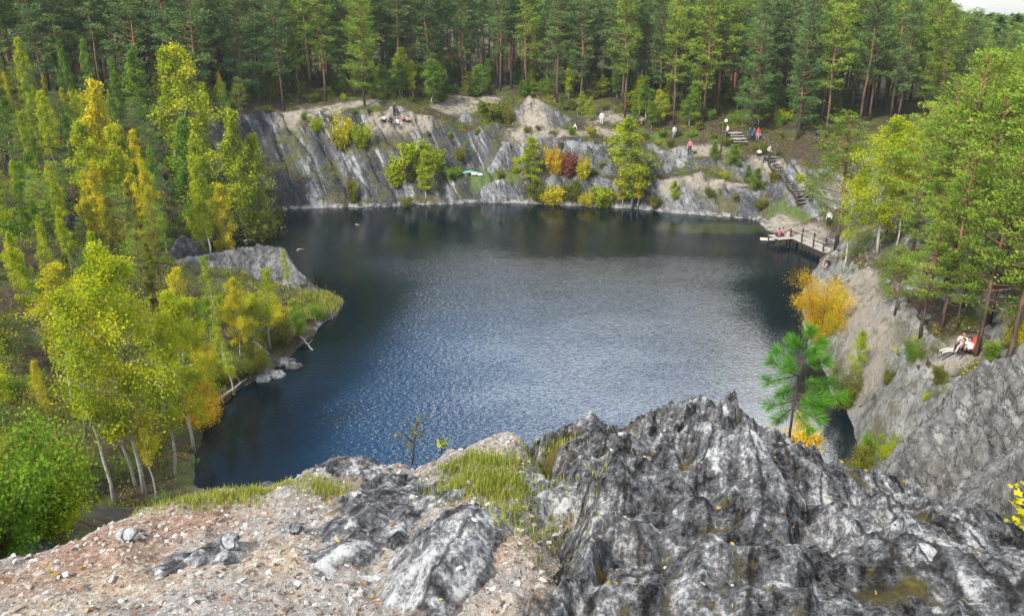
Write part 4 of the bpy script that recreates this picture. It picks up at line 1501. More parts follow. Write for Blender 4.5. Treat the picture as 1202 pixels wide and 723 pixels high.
ridge_rock('boulder_heap', mound((789, 188, .2), (795, 186, 1.3), (801, 186, 1.5), (806, 187, .7)), 1.1, 1.3, .1, .45, M_PALE, 'pale bluish boulder heap beside the person in the red top', seed=8, freq=1.8, ext=1.5)
ridge_rock('boulder', mound((918, 206, .2), (925, 204, 1.1), (933, 205, .4)), 1.0, 1.3, .1, .45, M_PALE, 'pale boulder right of the wooden stairway on the far bank', seed=11, freq=1.8, ext=1.3)
ridge_rock('boulder', mound((541, 140, .2), (546, 138, .8), (552, 139, .3)), 1.0, 1.3, .1, .35, M_PALE, 'pale boulder at the end of the path above the grey cliff', seed=13, freq=1.8, ext=.9)
ridge_rock('rock_wall', [at_y(30, 206, 72), at_y(44, 203, 72.3), at_y(62, 204, 72.5)], 2.6, 2, .15, .25, M_SLAB, 'grey rock wall with a flat top among the trees at the left edge', seed=17)
# white quartz slabs on the lower far cliff
for a, b, lab in (((592, 168), (578, 196), 'white slanting rock slab on the far cliff left of the lawn ledge'), ((572, 222), (590, 214), 'white broken slab by the water under the lawn ledge'), ((668, 168), (700, 172), 'pale blue-grey ledge of rock below the narrow lime birch on the far cliff')):
    ha, hb = hit(*a), hit(*b)
    up = np.array([0, -.1, .22])
    ridge_rock('rock_slab', [ha + up, (ha + hb) / 2 + up * 1.3, hb + up], 1.0, .8, .12, .5, M_PALE, lab, seed=ha[0], freq=2.0, ext=.75)

# ================================================================== wooden things by the water
WOODP = plain('weathered_planks', (.42, .39, .35), .85, .35, 5)
WOODD = plain('dark_timber', (.055, .045, .038), .9, .4, 5)
METAL = plain('dark_metal', (.03, .03, .032), .6, .2)


def pier():
    z0 = .75
    a, b, c = on_z(908, 279, z0), on_z(930, 276, z0), on_z(975, 296, z0)
    A, B, C = (np.array([*q, z0]) for q in (a, b, c))
    e = empty('wooden_pier', (B[0], B[1], 0))
    tag(e, 'wooden walkway on dark posts crossing the corner of the lake', 'pier')
    off = np.array([B[0], B[1], 0])

    def planks(p, q, wid, n):
        mb = MB()
        d = (q - p) / np.linalg.norm(q - p)
        L = np.linalg.norm(q - p)
        s = np.array([-d[1], d[0], 0])
        for i in range(n):
            m = p + d * (i + .5) * L / n
            mb.beam(m - s * wid / 2 - off, m + s * wid / 2 - off + np.array([0, 0, random.uniform(-.01, .01)]), L / n * .9, .05)
        return mb.mesh('planks'), d, s, L
    me, d1, s1, L1 = planks(B, C, 1.5, 30)
    obj('deck', me, WOODP, e)
    me, d0, s0, L0 = planks(A, B + d1 * .3, 1.9, 10)
    obj('landing', me, WOODP, e)
    mb = MB()
    for sd_ in (-.68, .68):
        mb.beam(B + s1 * sd_ - off - [0, 0, .12], C + s1 * sd_ - off - [0, 0, .12], .12, .16)
        mb.beam(A + s0 * sd_ * 1.2 - off - [0, 0, .12], B + s0 * sd_ * 1.2 - off - [0, 0, .12], .12, .16)
    obj('bearers', mb.mesh('bearers'), WOODD, e)
    for k, t in enumerate((.12, .42, .72, .97)):
        for sd_ in (-.7, .7):
            p = B + d1 * L1 * t + s1 * sd_ - off
            obj('post', MB().beam(p - [0, 0, 2.6], p + [0, 0, .95], .12, .12).mesh('post'), WOODD, e)
    for p in (A + s0 * .8, A - s0 * .8, B - s0 * .9):
        obj('post', MB().beam(p - off - [0, 0, 2.6], p - off - [0, 0, .03], .12, .12).mesh('post'), WOODD, e)
    for sd_ in (-.7, .7):
        p, q = B + d1 * L1 * .1 + s1 * sd_ - off, C + s1 * sd_ - off
        obj('rail', MB().beam(p + [0, 0, .92], q + [0, 0, .92], .05, .09).mesh('rail'), WOODP, e)
    # skirt boards on the lake side
    sk = -1 if (B + s1)[0] > B[0] else 1
    for i in range(9):
        p = B + d1 * L1 * (i + .5) / 9 + s1 * .76 * sk - off
        obj('skirt_board', MB().beam(p - [0, 0, .15], p - [0, 0, 1.0], .22, .03).mesh('skirt'), WOODD, e)
    return A, B, C, d1, s1


PA, PB, PC, PD1, PS1 = pier()
q = on_z(901, 281, .12)
r_ = empty('raft', (q[0], q[1], .12), -.25)
tag(r_, 'pale plank raft floating off the end of the pier', 'raft')
mb = MB()
for i in range(5):
    mb.box((0, (i - 2) * .2, 0), (1.5, .18, .05))
obj('boards', mb.mesh('boards'), plain('pale_planks', (.62, .56, .44), .8, .2), r_)
mb = MB()
for x in (-.5, .5):
    mb.tube([(x, -.55, -.1), (x, .55, -.1)], .09, 8)
obj('float', mb.mesh('float'), WOODD, r_)


def stairs():
    tp, bt = hit(903, 186), hit(945, 243)
    tp[2] += .2
    bt[2] += .1
    e = empty('stairway', bt)
    tag(e, 'weathered wooden stairway climbing the far bank right of the cliff', 'stairs')
    n = 24
    d = tp - bt
    side = np.array([-d[1], d[0], 0]) / np.hypot(d[0], d[1])
    nd = np.array([d[0], d[1], 0]) / np.hypot(d[0], d[1])
    mid_k = .5
    tm = MB()
    pts = []
    for i in range(n):
        t = (i + .5) / n
        p = d * t
        zt = T(bt[0] + p[0], bt[1] + p[1]) - bt[2] + .25
        pts.append(np.array([p[0], p[1], max(p[2], zt)]))
    for i, p in enumerate(pts):
        tm.beam(p - side * .75, p + side * .75, .34, .06)
    obj('tread', tm.mesh('treads'), plain('grey_treads', (.18, .17, .15), .85, .3), e)['kind'] = 'stuff'
    for s in (-.8, .8):
        m = MB()
        for a, b in zip(pts[:-1], pts[1:]):
            m.beam(a + side * s - [0, 0, .1], b + side * s - [0, 0, .1], .07, .22)
        obj('stringer', m.mesh('stringer'), WOODD, e)
        m = MB()
        for k, p in enumerate(pts[::4] + [pts[-1]]):
            m.beam(p + side * s - [0, 0, .6], p + side * s + [0, 0, .95], .07, .07)
        for a, b in zip(pts[:-1:2], pts[2::2]):
            m.beam(a + side * s + [0, 0, .92], b + side * s + [0, 0, .92], .06, .06)
        obj('handrail', m.mesh('handrail'), WOODD, e)


stairs()


def lamp():
    b = hit(846, 180)
    e = empty('street_lamp', b)
    tag(e, 'lamp post with a white globe at the forest edge on the far bank', 'street lamp')
    h = at_y(847, 143, b[1])[2] - b[2]
    obj('pole', MB().tube([(0, 0, -.3), (0, 0, h * .5), (0, 0, h - .1)], [.11, .09, .07], 8).mesh('pole', True), plain('brown_post', (.10, .07, .05)), e)
    obj('arm', MB().tube([(0, 0, h - .25), (.28, -.1, h - .1)], .03, 6).mesh('arm'), METAL, e)
    obj('globe', MB().ball((.30, -.1, h + .1), .22, 14, 10).mesh('globe', True), plain('white_globe', (.8, .8, .82), .4, .02), e)


lamp()


def picnic_table(px, py, label):
    b = hit(px, py)
    e = empty('picnic_table', b, .15)
    tag(e, label, 'table')
    obj('tabletop', MB().box((0, 0, .74), (1.8, .75, .06)).mesh('top'), WOODP, e)
    for s in (-1, 1):
        obj('bench_seat', MB().box((0, s * .75, .45), (1.8, .28, .05)).mesh('bench'), WOODP, e)
        m = MB()
        m.beam((s * .7, -.8, -.1), (s * .7, -.1, .72), .08, .08)
        m.beam((s * .7, .8, -.1), (s * .7, .1, .72), .08, .08)
        m.beam((s * .7, -.85, .41), (s * .7, .85, .41), .07, .06)
        obj('leg', m.mesh('leg'), WOODD, e)


picnic_table(862, 163, 'grey picnic table under the pines left of the people on the far bank')
picnic_table(866, 170, 'picnic table standing nearer the cliff edge, below the other table')

# kayak-like turquoise tarp and white bags on the lawn ledge
tp_ = hit(551, 205)
mbt = MB()
gx_, gy_ = np.meshgrid(np.linspace(-1.5, 1.5, 16), np.linspace(-.6, .6, 9))
gz_ = .08 + .34 * np.exp(-(gx_ / .9) ** 2) * np.cos(gy_ * 1.8) + .08 * perlin(gx_ * 2, gy_ * 3, 3)
iq = np.arange(gx_.size).reshape(gx_.shape)
mbt.add(np.stack([gx_, gy_, gz_], -1), [np.stack([iq[:-1, :-1], iq[:-1, 1:], iq[1:, 1:], iq[1:, :-1]], -1).reshape(-1, 4)])
o = obj('tarpaulin', mbt.mesh('tarp', True), plain('turquoise_sheet', (.15, .36, .35), .7, .3), None, (tp_[0], tp_[1], tp_[2]))
sm = o.modifiers.new('thickness', 'SOLIDIFY')
sm.thickness = .03
tag(o, 'crumpled turquoise tarpaulin lying beside the green bush on the low ledge', 'tarpaulin')
for (px_, py_, s_, lab) in ((557, 206, .34, 'white bag at the right end of the turquoise tarpaulin'), (564, 208, .3, 'pale grey bundle on the low ledge beyond the white bag')):
    p_ = hit(px_, py_)
    bm = MB().ball((0, 0, 0), (s_ * 1.3, s_ * .8, s_ * .7), 16, 10)
    V = np.concatenate(bm.V)
    bm.V = [V * (1 + .18 * fbm(V[:, 0] * 4 + px_, V[:, 1] * 4 + V[:, 2] * 3, 3, 8))[:, None]]
    tag(obj('bag', bm.mesh('bag', True), plain('bag_cloth', (.55, .55, .54) if 'white' in lab else (.38, .38, .38)), None, (p_[0], p_[1], p_[2] + s_ * .45)), lab, 'bag')


# fallen and drifting logs
def log(p, q, r0, label, stubs=True):
    p, q = np.array(p), np.array(q)
    e = empty('fallen_log', p)
    tag(e, label, 'log')
    d = q - p
    t = np.linspace(0, 1, 7)[:, None]
    path = d * t + np.array([0, 0, .06]) * np.sin(t * 5) + .02 * np.random.default_rng(int(abs(p[0] * 99))).normal(size=(7, 3))
    obj('stem', MB().tube(path, np.linspace(r0, r0 * .5, 7), 8).mesh('log', True), BARK_B if r0 < .1 else WOODP, e)
    for k in (2, 4, 5) if stubs else ():
        obj('branch_stub', MB().tube([path[k], path[k] + np.array([.3 * (-1) ** k, .2, .3])], [.03, .01], 4).mesh('stub'), WOODP, e)


def wl(px, py, z=.05):
    return [*on_z(px, py, z), z]


def gl(px, py, dz=.1):
    h_ = hit(px, py)
    return [h_[0], h_[1], h_[2] + dz]


log(wl(286, 283), wl(301, 281), .09, 'pale log drifting in the inlet behind the grey slab', False)
log(wl(349, 294), wl(357, 292), .08, 'short pale log drifting on dark water past the end of the slab', False)
log(wl(417, 264), wl(422, 263.6), .07, 'small floating log on the dark water under the left far cliff', False)
log(gl(298, 404), gl(316, 418), .12, 'grey fallen log leaning on the left bank under the slab')
log(gl(352, 398, .2), wl(367, 410), .08, 'thin dead stem dipping into the water from the left bank')
log(gl(246, 482), gl(290, 446), .10, 'bleached log lying along the left waterline')
log(gl(262, 432), gl(280, 446), .10, 'dark fallen trunk on the left bank near the shore stones')
for px_, py_, s_, lab in ((322, 441, .55, 'pale stone at the waterline of the left bank'), (309, 446, .4, 'wet grey stone at the waterline left of the pale one'), (345, 431, .45, 'mossy stone standing in the shallows off the left bank'), (333, 426, .6, 'bush-grown rock at the edge of the left shallows')):
    p_ = on_z(px_, py_, 0)
    bm = MB().ball((0, 0, 0), (s_ * 1.3, s_, s_ * .6), 20, 14)
    V = np.concatenate(bm.V)
    bm.V = [V * (1 + .3 * fbm(V[:, 0] * 2 + px_, V[:, 1] * 2 + V[:, 2], 4, 9))[:, None]]
    tag(obj('boulder', bm.mesh('boulder', False), M_PALE if 'pale' in lab else M_DARKB, None, (p_[0], p_[1], .05)), lab, 'boulder')

# dead bare branches on the right-hand slope
for a_, b_, Yd, lab in (((1188, 130), (1150, 152), 50, 'long bare dead branch reaching out of the bright pines at the right edge'), ((1194, 150), (1155, 165), 49, 'lower bare dead branch among the bright pines at the right edge')):
    p0, p1 = at_y(*a_, Yd), at_y(*b_, Yd - 2)
    e = empty('dead_branch', p0)
    tag(e, lab, 'branch')
    mb = MB()
    mb.tube(np.array([p0, (p0 + p1) / 2 + [0, 0, .3], p1]) - p0, [.07, .05, .02], 6)
    for t in (.3, .5, .65, .8):
        q_ = (p1 - p0) * t + np.array([0, 0, .25])
        mb.tube([q_, q_ + np.array([-.5, -.1, random.uniform(-.5, .5)])], [.025, .008], 4)
    obj('stem', mb.mesh('stem', True), BARK_B, e)

# ================================================================== people
SKIN = plain('skin', (.50, .30, .22), .6, .06)
CLOTH = {}


def cloth(c):
    k = tuple(round(v, 2) for v in c)
    if k not in CLOTH:
        CLOTH[k] = plain('cloth', c, .85, .12, 9)
    return CLOTH[k]


POSES = {
    'stand': dict(pel=(0, 0, .93), ch=(0, .0, 1.27), nk=(0, 0, 1.47), hd=(0, .03, 1.60), hip=(.095, 0, .90), kn=(.11, .03, .49), an=(.12, -.01, .08), to=(.14, .15, .03), sh=(.185, 0, 1.41), el=(.25, -.02, 1.13), wr=(.25, .09, .89)),
    'walk': dict(pel=(0, 0, .91), ch=(0, .03, 1.25), nk=(0, .05, 1.45), hd=(0, .09, 1.58), hip=(.095, 0, .88), kn=(.10, .14, .50), an=(.11, .16, .08), to=(.12, .31, .03), sh=(.185, .04, 1.39), el=(.25, -.08, 1.14), wr=(.24, .08, .95),
                 kn2=(-.10, -.02, .47), an2=(-.11, -.28, .12), to2=(-.12, -.16, .04)),
    'sit': dict(pel=(0, 0, .13), ch=(0, -.02, .47), nk=(0, .02, .66), hd=(0, .06, .80), hip=(.095, .03, .12), kn=(.16, .36, .42), an=(.13, .60, .07), to=(.13, .74, .04), sh=(.18, .0, .60), el=(.24, .12, .36), wr=(.15, .36, .38)),
    'chair': dict(pel=(0, 0, .50), ch=(0, .0, .84), nk=(0, .03, 1.03), hd=(0, .07, 1.17), hip=(.095, .03, .49), kn=(.12, .42, .49), an=(.12, .44, .08), to=(.13, .58, .03), sh=(.18, .02, .97), el=(.24, .12, .73), wr=(.14, .34, .62)),
    'recline': dict(pel=(0, 0, .13), ch=(0, -.24, .36), nk=(0, -.33, .54), hd=(0, -.33, .68), hip=(.095, .03, .12), kn=(.12, .44, .18), an=(.11, .84, .08), to=(.13, .90, .20), sh=(.19, -.31, .47), el=(.27, -.44, .24), wr=(.24, -.50, .06)),
}


def person(p, rz, pose, top, legs, hair, label, sleeves=True, scale=1.0, barelegs=False, hat=None):
    J = POSES[pose]
    S = {}
    for k, v in J.items():
        if k in ('pel', 'ch', 'nk', 'hd'):
            S[k] = v
        elif k.endswith('2'):
            S[k[:-1] + 'R'] = v
        else:
            S[k + 'L'] = v
            if k + '2' not in J:
                S[k + 'R'] = (-v[0], v[1], v[2])
    hdv = Vector(S['hd'])
    nkv = Vector(S['nk'])
    ax = (hdv - nkv).normalized()
    S['jaw'] = tuple(nkv + ax * .07 + Vector((0, .02, 0)))
    S['crn'] = tuple(hdv + ax * .065)
    for s in 'LR':
        wv_, ev = Vector(S['wr' + s]), Vector(S['el' + s])
        hv = (wv_ - ev).normalized()
        S['pm' + s] = tuple(wv_ + hv * .08)
    rad = dict(pel=.145, ch=.150, nk=.055, jaw=.066, hd=.093, crn=.07, hip=.10, kn=.062, an=.045, to=.038, sh=.068, el=.045, wr=.03, pm=.036)
    edges = [('pel', 'ch'), ('ch', 'nk'), ('nk', 'jaw'), ('jaw', 'hd'), ('hd', 'crn')]
    for s in 'LR':
        edges += [('pel', 'hip' + s), ('hip' + s, 'kn' + s), ('kn' + s, 'an' + s), ('an' + s, 'to' + s), ('ch', 'sh' + s), ('sh' + s, 'el' + s), ('el' + s, 'wr' + s), ('wr' + s, 'pm' + s)]
    names = list(S)
    me = bpy.data.meshes.new('body')
    me.from_pydata([S[n] for n in names], [(names.index(a), names.index(b)) for a, b in edges], [])
    tmp = bpy.data.objects.new('tmp_body', me)
    COL.objects.link(tmp)
    sk = tmp.modifiers.new('skin', 'SKIN')
    sub = tmp.modifiers.new('sub', 'SUBSURF')
    sub.levels = sub.render_levels = 1
    for i, n in enumerate(names):
        r_ = rad[n.rstrip('LR')]
        rr = (r_, r_ * (.72 if n in ('pel', 'ch') else 1)) if n in ('pel', 'ch') else (r_, r_)
        me.skin_vertices[0].data[i].radius = rr
        me.skin_vertices[0].data[i].use_root = n == 'pel'
    dg = bpy.context.evaluated_depsgraph_get()
    ev = tmp.evaluated_get(dg).to_mesh()
    V = np.empty(len(ev.vertices) * 3, np.float32)
    ev.vertices.foreach_get('co', V)
    V = V.reshape(-1, 3)
    polys = [tuple(pl.vertices) for pl in ev.polygons]
    bpy.data.objects.remove(tmp)
    # material per face by the nearest bone
    bones = []
    for a, b in edges:
        n = b.rstrip('LR')
        m = {'ch': 1, 'nk': 1, 'jaw': 0, 'hd': 0, 'crn': 0, 'hip': 2, 'kn': 2, 'an': 2, 'to': 3, 'sh': 1, 'el': 1, 'wr': 1 if sleeves else 0, 'pm': 0}[n]
        if barelegs and n == 'an':
            m = 0
        bones.append((np.array(S[a]), np.array(S[b]), m))
    mi = []
    for pl in polys:
        c = V[list(pl)].mean(0)
        bd, bmx = 1e9, 1
        for a, b, m in bones:
            ab = b - a
            t = np.clip((c - a) @ ab / (ab @ ab), 0, 1)
            d_ = np.linalg.norm(c - a - ab * t)
            if d_ < bd:
                bd, bmx = d_, m
        mi.append(bmx)
    q4 = [p_ for p_ in polys if len(p_) == 4]
    q3 = [p_ for p_ in polys if len(p_) == 3]
    m4 = [m for p_, m in zip(polys, mi) if len(p_) == 4]
    m3 = [m for p_, m in zip(polys, mi) if len(p_) == 3]
    ex = MB()
    f = Vector((0, 1, 0)) if abs(ax.z) > .8 else Vector((0, .8, .6))
    fc = hdv + f * .088
    ex.ball(fc - ax * .015 + f * .012, (.014, .02, .024), 6, 5)           # nose
    for s in (-1, 1):
        ex.ball(hdv + Vector((s * .092, 0, 0)), (.014, .024, .034), 6, 5)    # ears
    for s in 'LR':                                                          # five curled fingers
        wv_, ev_, pm = Vector(S['wr' + s]), Vector(S['el' + s]), Vector(S['pm' + s])
        hv = (pm - wv_).normalized()
        sidev = hv.cross(Vector((0, 1, .3))).normalized()
        dn = sidev.cross(hv).normalized()
        for k, ln in enumerate((.062, .072, .068, .054)):
            b0 = pm + sidev * (k - 1.5) * .019
            ex.tube([b0 - hv * .015, b0 + hv * ln * .55, b0 + hv * ln * .9 + dn * ln * .35], [.0095, .0088, .006], 5)
        b0 = wv_ + hv * .025 - sidev * .026
        ex.tube([b0, b0 - sidev * .022 + hv * .03, b0 - sidev * .024 + hv * .062], [.011, .010, .007], 5)
    nv = len(V)
    EV = np.concatenate(ex.V)
    e4 = np.concatenate(ex.F.get(4, [np.zeros((0, 4), int)])) + nv
    e3 = np.concatenate(ex.F.get(3, [np.zeros((0, 3), int)])) + nv
    e5 = np.concatenate(ex.F.get(5, [np.zeros((0, 5), int)])) + nv
    fcs, mids = [], []
    for arr, ms in ((q4, m4), (q3, m3), (e4, [0] * len(e4)), (e3, [0] * len(e3)), (e5, [0] * len(e5))):
        if len(arr):
            fcs.append(np.array(arr))
            mids += ms
    bme = mesh_np('person_body', np.concatenate([V, EV]), fcs, True, None, mids)
    root = empty('person', p, rz)
    root.scale = (scale,) * 3
    tag(root, label, 'person')
    obj('body', bme, [SKIN, cloth(top), cloth(legs), cloth((.06, .055, .05))], root)
    hb = MB().ball((0, 0, 0), (.102, .108, .10), 14, 9)
    hv_ = np.concatenate(hb.V)
    hv_ = np.where((hv_[:, 1:2] > .05) & (hv_[:, 2:3] < .03), hv_ * np.array([1, .35, 1]), hv_)
    hb.V = [hv_ + np.array(hdv + ax * .032 - f * .02)]
    obj('hat' if hat else 'hair', hb.mesh('hair', True), cloth(hat or hair), root)
    for s in (-1, 1):
        obj('eye', MB().ball(hdv + f * .088 + Vector((s * .034, 0, 0)) + ax * .012, .011, 6, 5).mesh('eye'), cloth((.03, .03, .03)), root)
    mo = MB().ball(hdv + f * .086 - ax * .05, (.026, .008, .008), 6, 5)
    obj('mouth', mo.mesh('mouth'), cloth((.35, .12, .11)), root)
    return root


def P_(px, py, *a, dz=0.0, y=None, **k):
    h_ = hit(px, py) if y is None else ground_at(px, y)
    return person((h_[0], h_[1], top_at(h_[0], h_[1]) + dz), *a, **k)


BLK, WHT, GRY, RED, BLU, JEAN = (.02, .02, .022), (.75, .75, .74), (.32, .32, .34), (.55, .09, .09), (.06, .10, .25), (.05, .07, .13)
PINK = (.62, .22, .24)
P_(809, 186, 2.9, 'stand', PINK, BLK, (.05, .03, .02), 'person in a pinkish red top and black trousers standing beside the pale boulder heap', scale=1.12)
P_(891, 184, 2.6, 'sit', WHT, BLK, (.03, .02, .02), 'person in a white top sitting at the head of the stairway', scale=1.1)
P_(902, 188, -2.6, 'walk', (.55, .58, .62), BLK, (.05, .04, .03), 'person in a pale grey top and black trousers walking down the stairway', scale=1.1)
P_(853, 163, 1.7, 'stand', (.62, .60, .52), BLK, (.04, .03, .02), 'person in a cream top standing left of the picnic table under the pines', scale=1.05)
P_(879, 166, 2.9, 'stand', (.05, .06, .10), JEAN, (.03, .02, .02), 'person in dark navy clothes in the group under the pines')
P_(884, 167, -2.8, 'stand', BLU, BLK, (.12, .07, .03), 'person in a blue jacket beside the red-clad one under the pines')
P_(889, 166, 3.1, 'stand', RED, GRY, (.03, .02, .02), 'person in a red jacket at the right end of the group under the pines')
P_(791, 163, 2.8, 'walk', (.60, .62, .66), GRY, (.06, .05, .03), 'person in pale clothes walking at the forest edge left of the boulder heap')
P_(958, 170, 2.4, 'stand', BLK, (.09, .07, .06), (.03, .02, .02), 'person in black standing by the big red pine trunk at the forest edge')
for i, (px_, py_, tc_, lc_, ps_, lab) in enumerate(((451, 145, WHT, BLK, 'sit', 'person in white sitting at the left end of the group on the far cliff'), (459, 145, BLK, JEAN, 'sit', 'person in black sitting second from the left in the group on the far cliff'),
                                    (467, 147, WHT, GRY, 'recline', 'person in white leaning back in the middle of the group on the far cliff'), (474, 144, (.55, .22, .10), BLK, 'sit', 'person in an orange-brown top in the group on the far cliff'),
                                    (479, 145, (.60, .55, .50), BLK, 'sit', 'person in beige at the right end of the group on the far cliff'), (463, 141, (.1, .12, .2), BLK, 'stand', 'person in dark blue standing behind the group on the far cliff'))):
    P_(px_, py_, 2.6 + .3 * i, ps_, tc_, lc_, (.05, .03, .02), lab, scale=1.05)
P_(706, 148, 3.0, 'stand', WHT, (.62, .6, .58), (.05, .03, .02), 'person dressed all in white standing on the bare patch before the forest', scale=1.05)
P_(672, 153, 1.6, 'recline', WHT, BLK, (.03, .02, .02), 'person in white shirt and black trousers leaning back by the narrow lime birch', scale=1.15)
P_(720, 192, 2.6, 'stand', (.05, .04, .05), BLK, (.03, .02, .02), 'person in dark clothes standing on the cliff left of the tall yellow-green birch')
P_(729, 188, 3.3, 'stand', BLK, (.08, .08, .09), (.02, .02, .02), 'person in black half hidden beside the tall yellow-green birch')
P_(12, 203, 1.8, 'stand', BLK, JEAN, (.02, .02, .02), 'person in black at the lookout left of the grey rock wall', scale=1.1)
pz = .78
for t_, px_, py_, tc_, ps_, lab in ((0, 914, 278.5, (.42, .14, .15), 'sit', 'person in a dark red top sitting on the outer end of the pier'), (0, 919, 277.5, PINK, 'sit', 'person in pink sitting on the pier landing beside the one in dark red'),
                                (0, 926, 276.5, (.60, .42, .38), 'chair', 'person in a dusty pink top crouching where the landing meets the walkway')):
    q_ = on_z(px_, py_, pz)
    person((q_[0], q_[1], pz - (.30 if ps_ == 'chair' else 0)), 2.2 + px_ * .3, 'sit', tc_, BLK, (.04, .03, .02), lab, scale=1.05)
P_(972, 266, 2.5, 'stand', WHT, BLK, (.02, .02, .02), 'person in a white top and black trousers on the stony beach behind the pier')
P_(971, 316, 2.2, 'sit', BLK, (.42, .28, .20), (.02, .02, .02), 'person in black sitting above the orange bush on the right shore', barelegs=True)
# the pair resting on the right-hand ledge
P_(1121, 414, 1.7, 'recline', (.50, .42, .36), (.60, .52, .42), (.10, .06, .03), 'person with bare arms and pale trousers reclining on the ledge of the right cliff', sleeves=False)
P_(1129, 409, 2.3, 'sit', (.68, .58, .56), BLK, (.05, .02, .02), 'person in a pinkish shirt sitting behind the reclining one on the right cliff ledge', sleeves=False)
P_(1136, 416, 1.9, 'sit', WHT, BLK, (.02, .02, .02), 'person in a white shirt and black trousers sitting by the red backpack', sleeves=False)
bp = hit(1143, 416)
e = empty('backpack', (bp[0], bp[1], top_at(bp[0], bp[1])), 2.0)
tag(e, 'bright red-orange backpack on the right cliff ledge beside the person in white', 'backpack')
m = MB().ball((0, 0, .42), (.28, .22, .46), 16, 12)
obj('bag_body', m.mesh('bag', True), plain('red_nylon', (.62, .07, .03), .55, .15), e)
obj('pocket', MB().ball((0, .18, .30), (.20, .09, .20), 12, 8).mesh('pocket', True), plain('red_nylon_dark', (.40, .05, .03), .55, .15), e)
for s in (-1, 1):
    obj('strap', MB().tube([(s * .12, -.18, .78), (s * .16, -.30, .55), (s * .14, -.2, .2)], .02, 5).mesh('strap'), METAL, e)

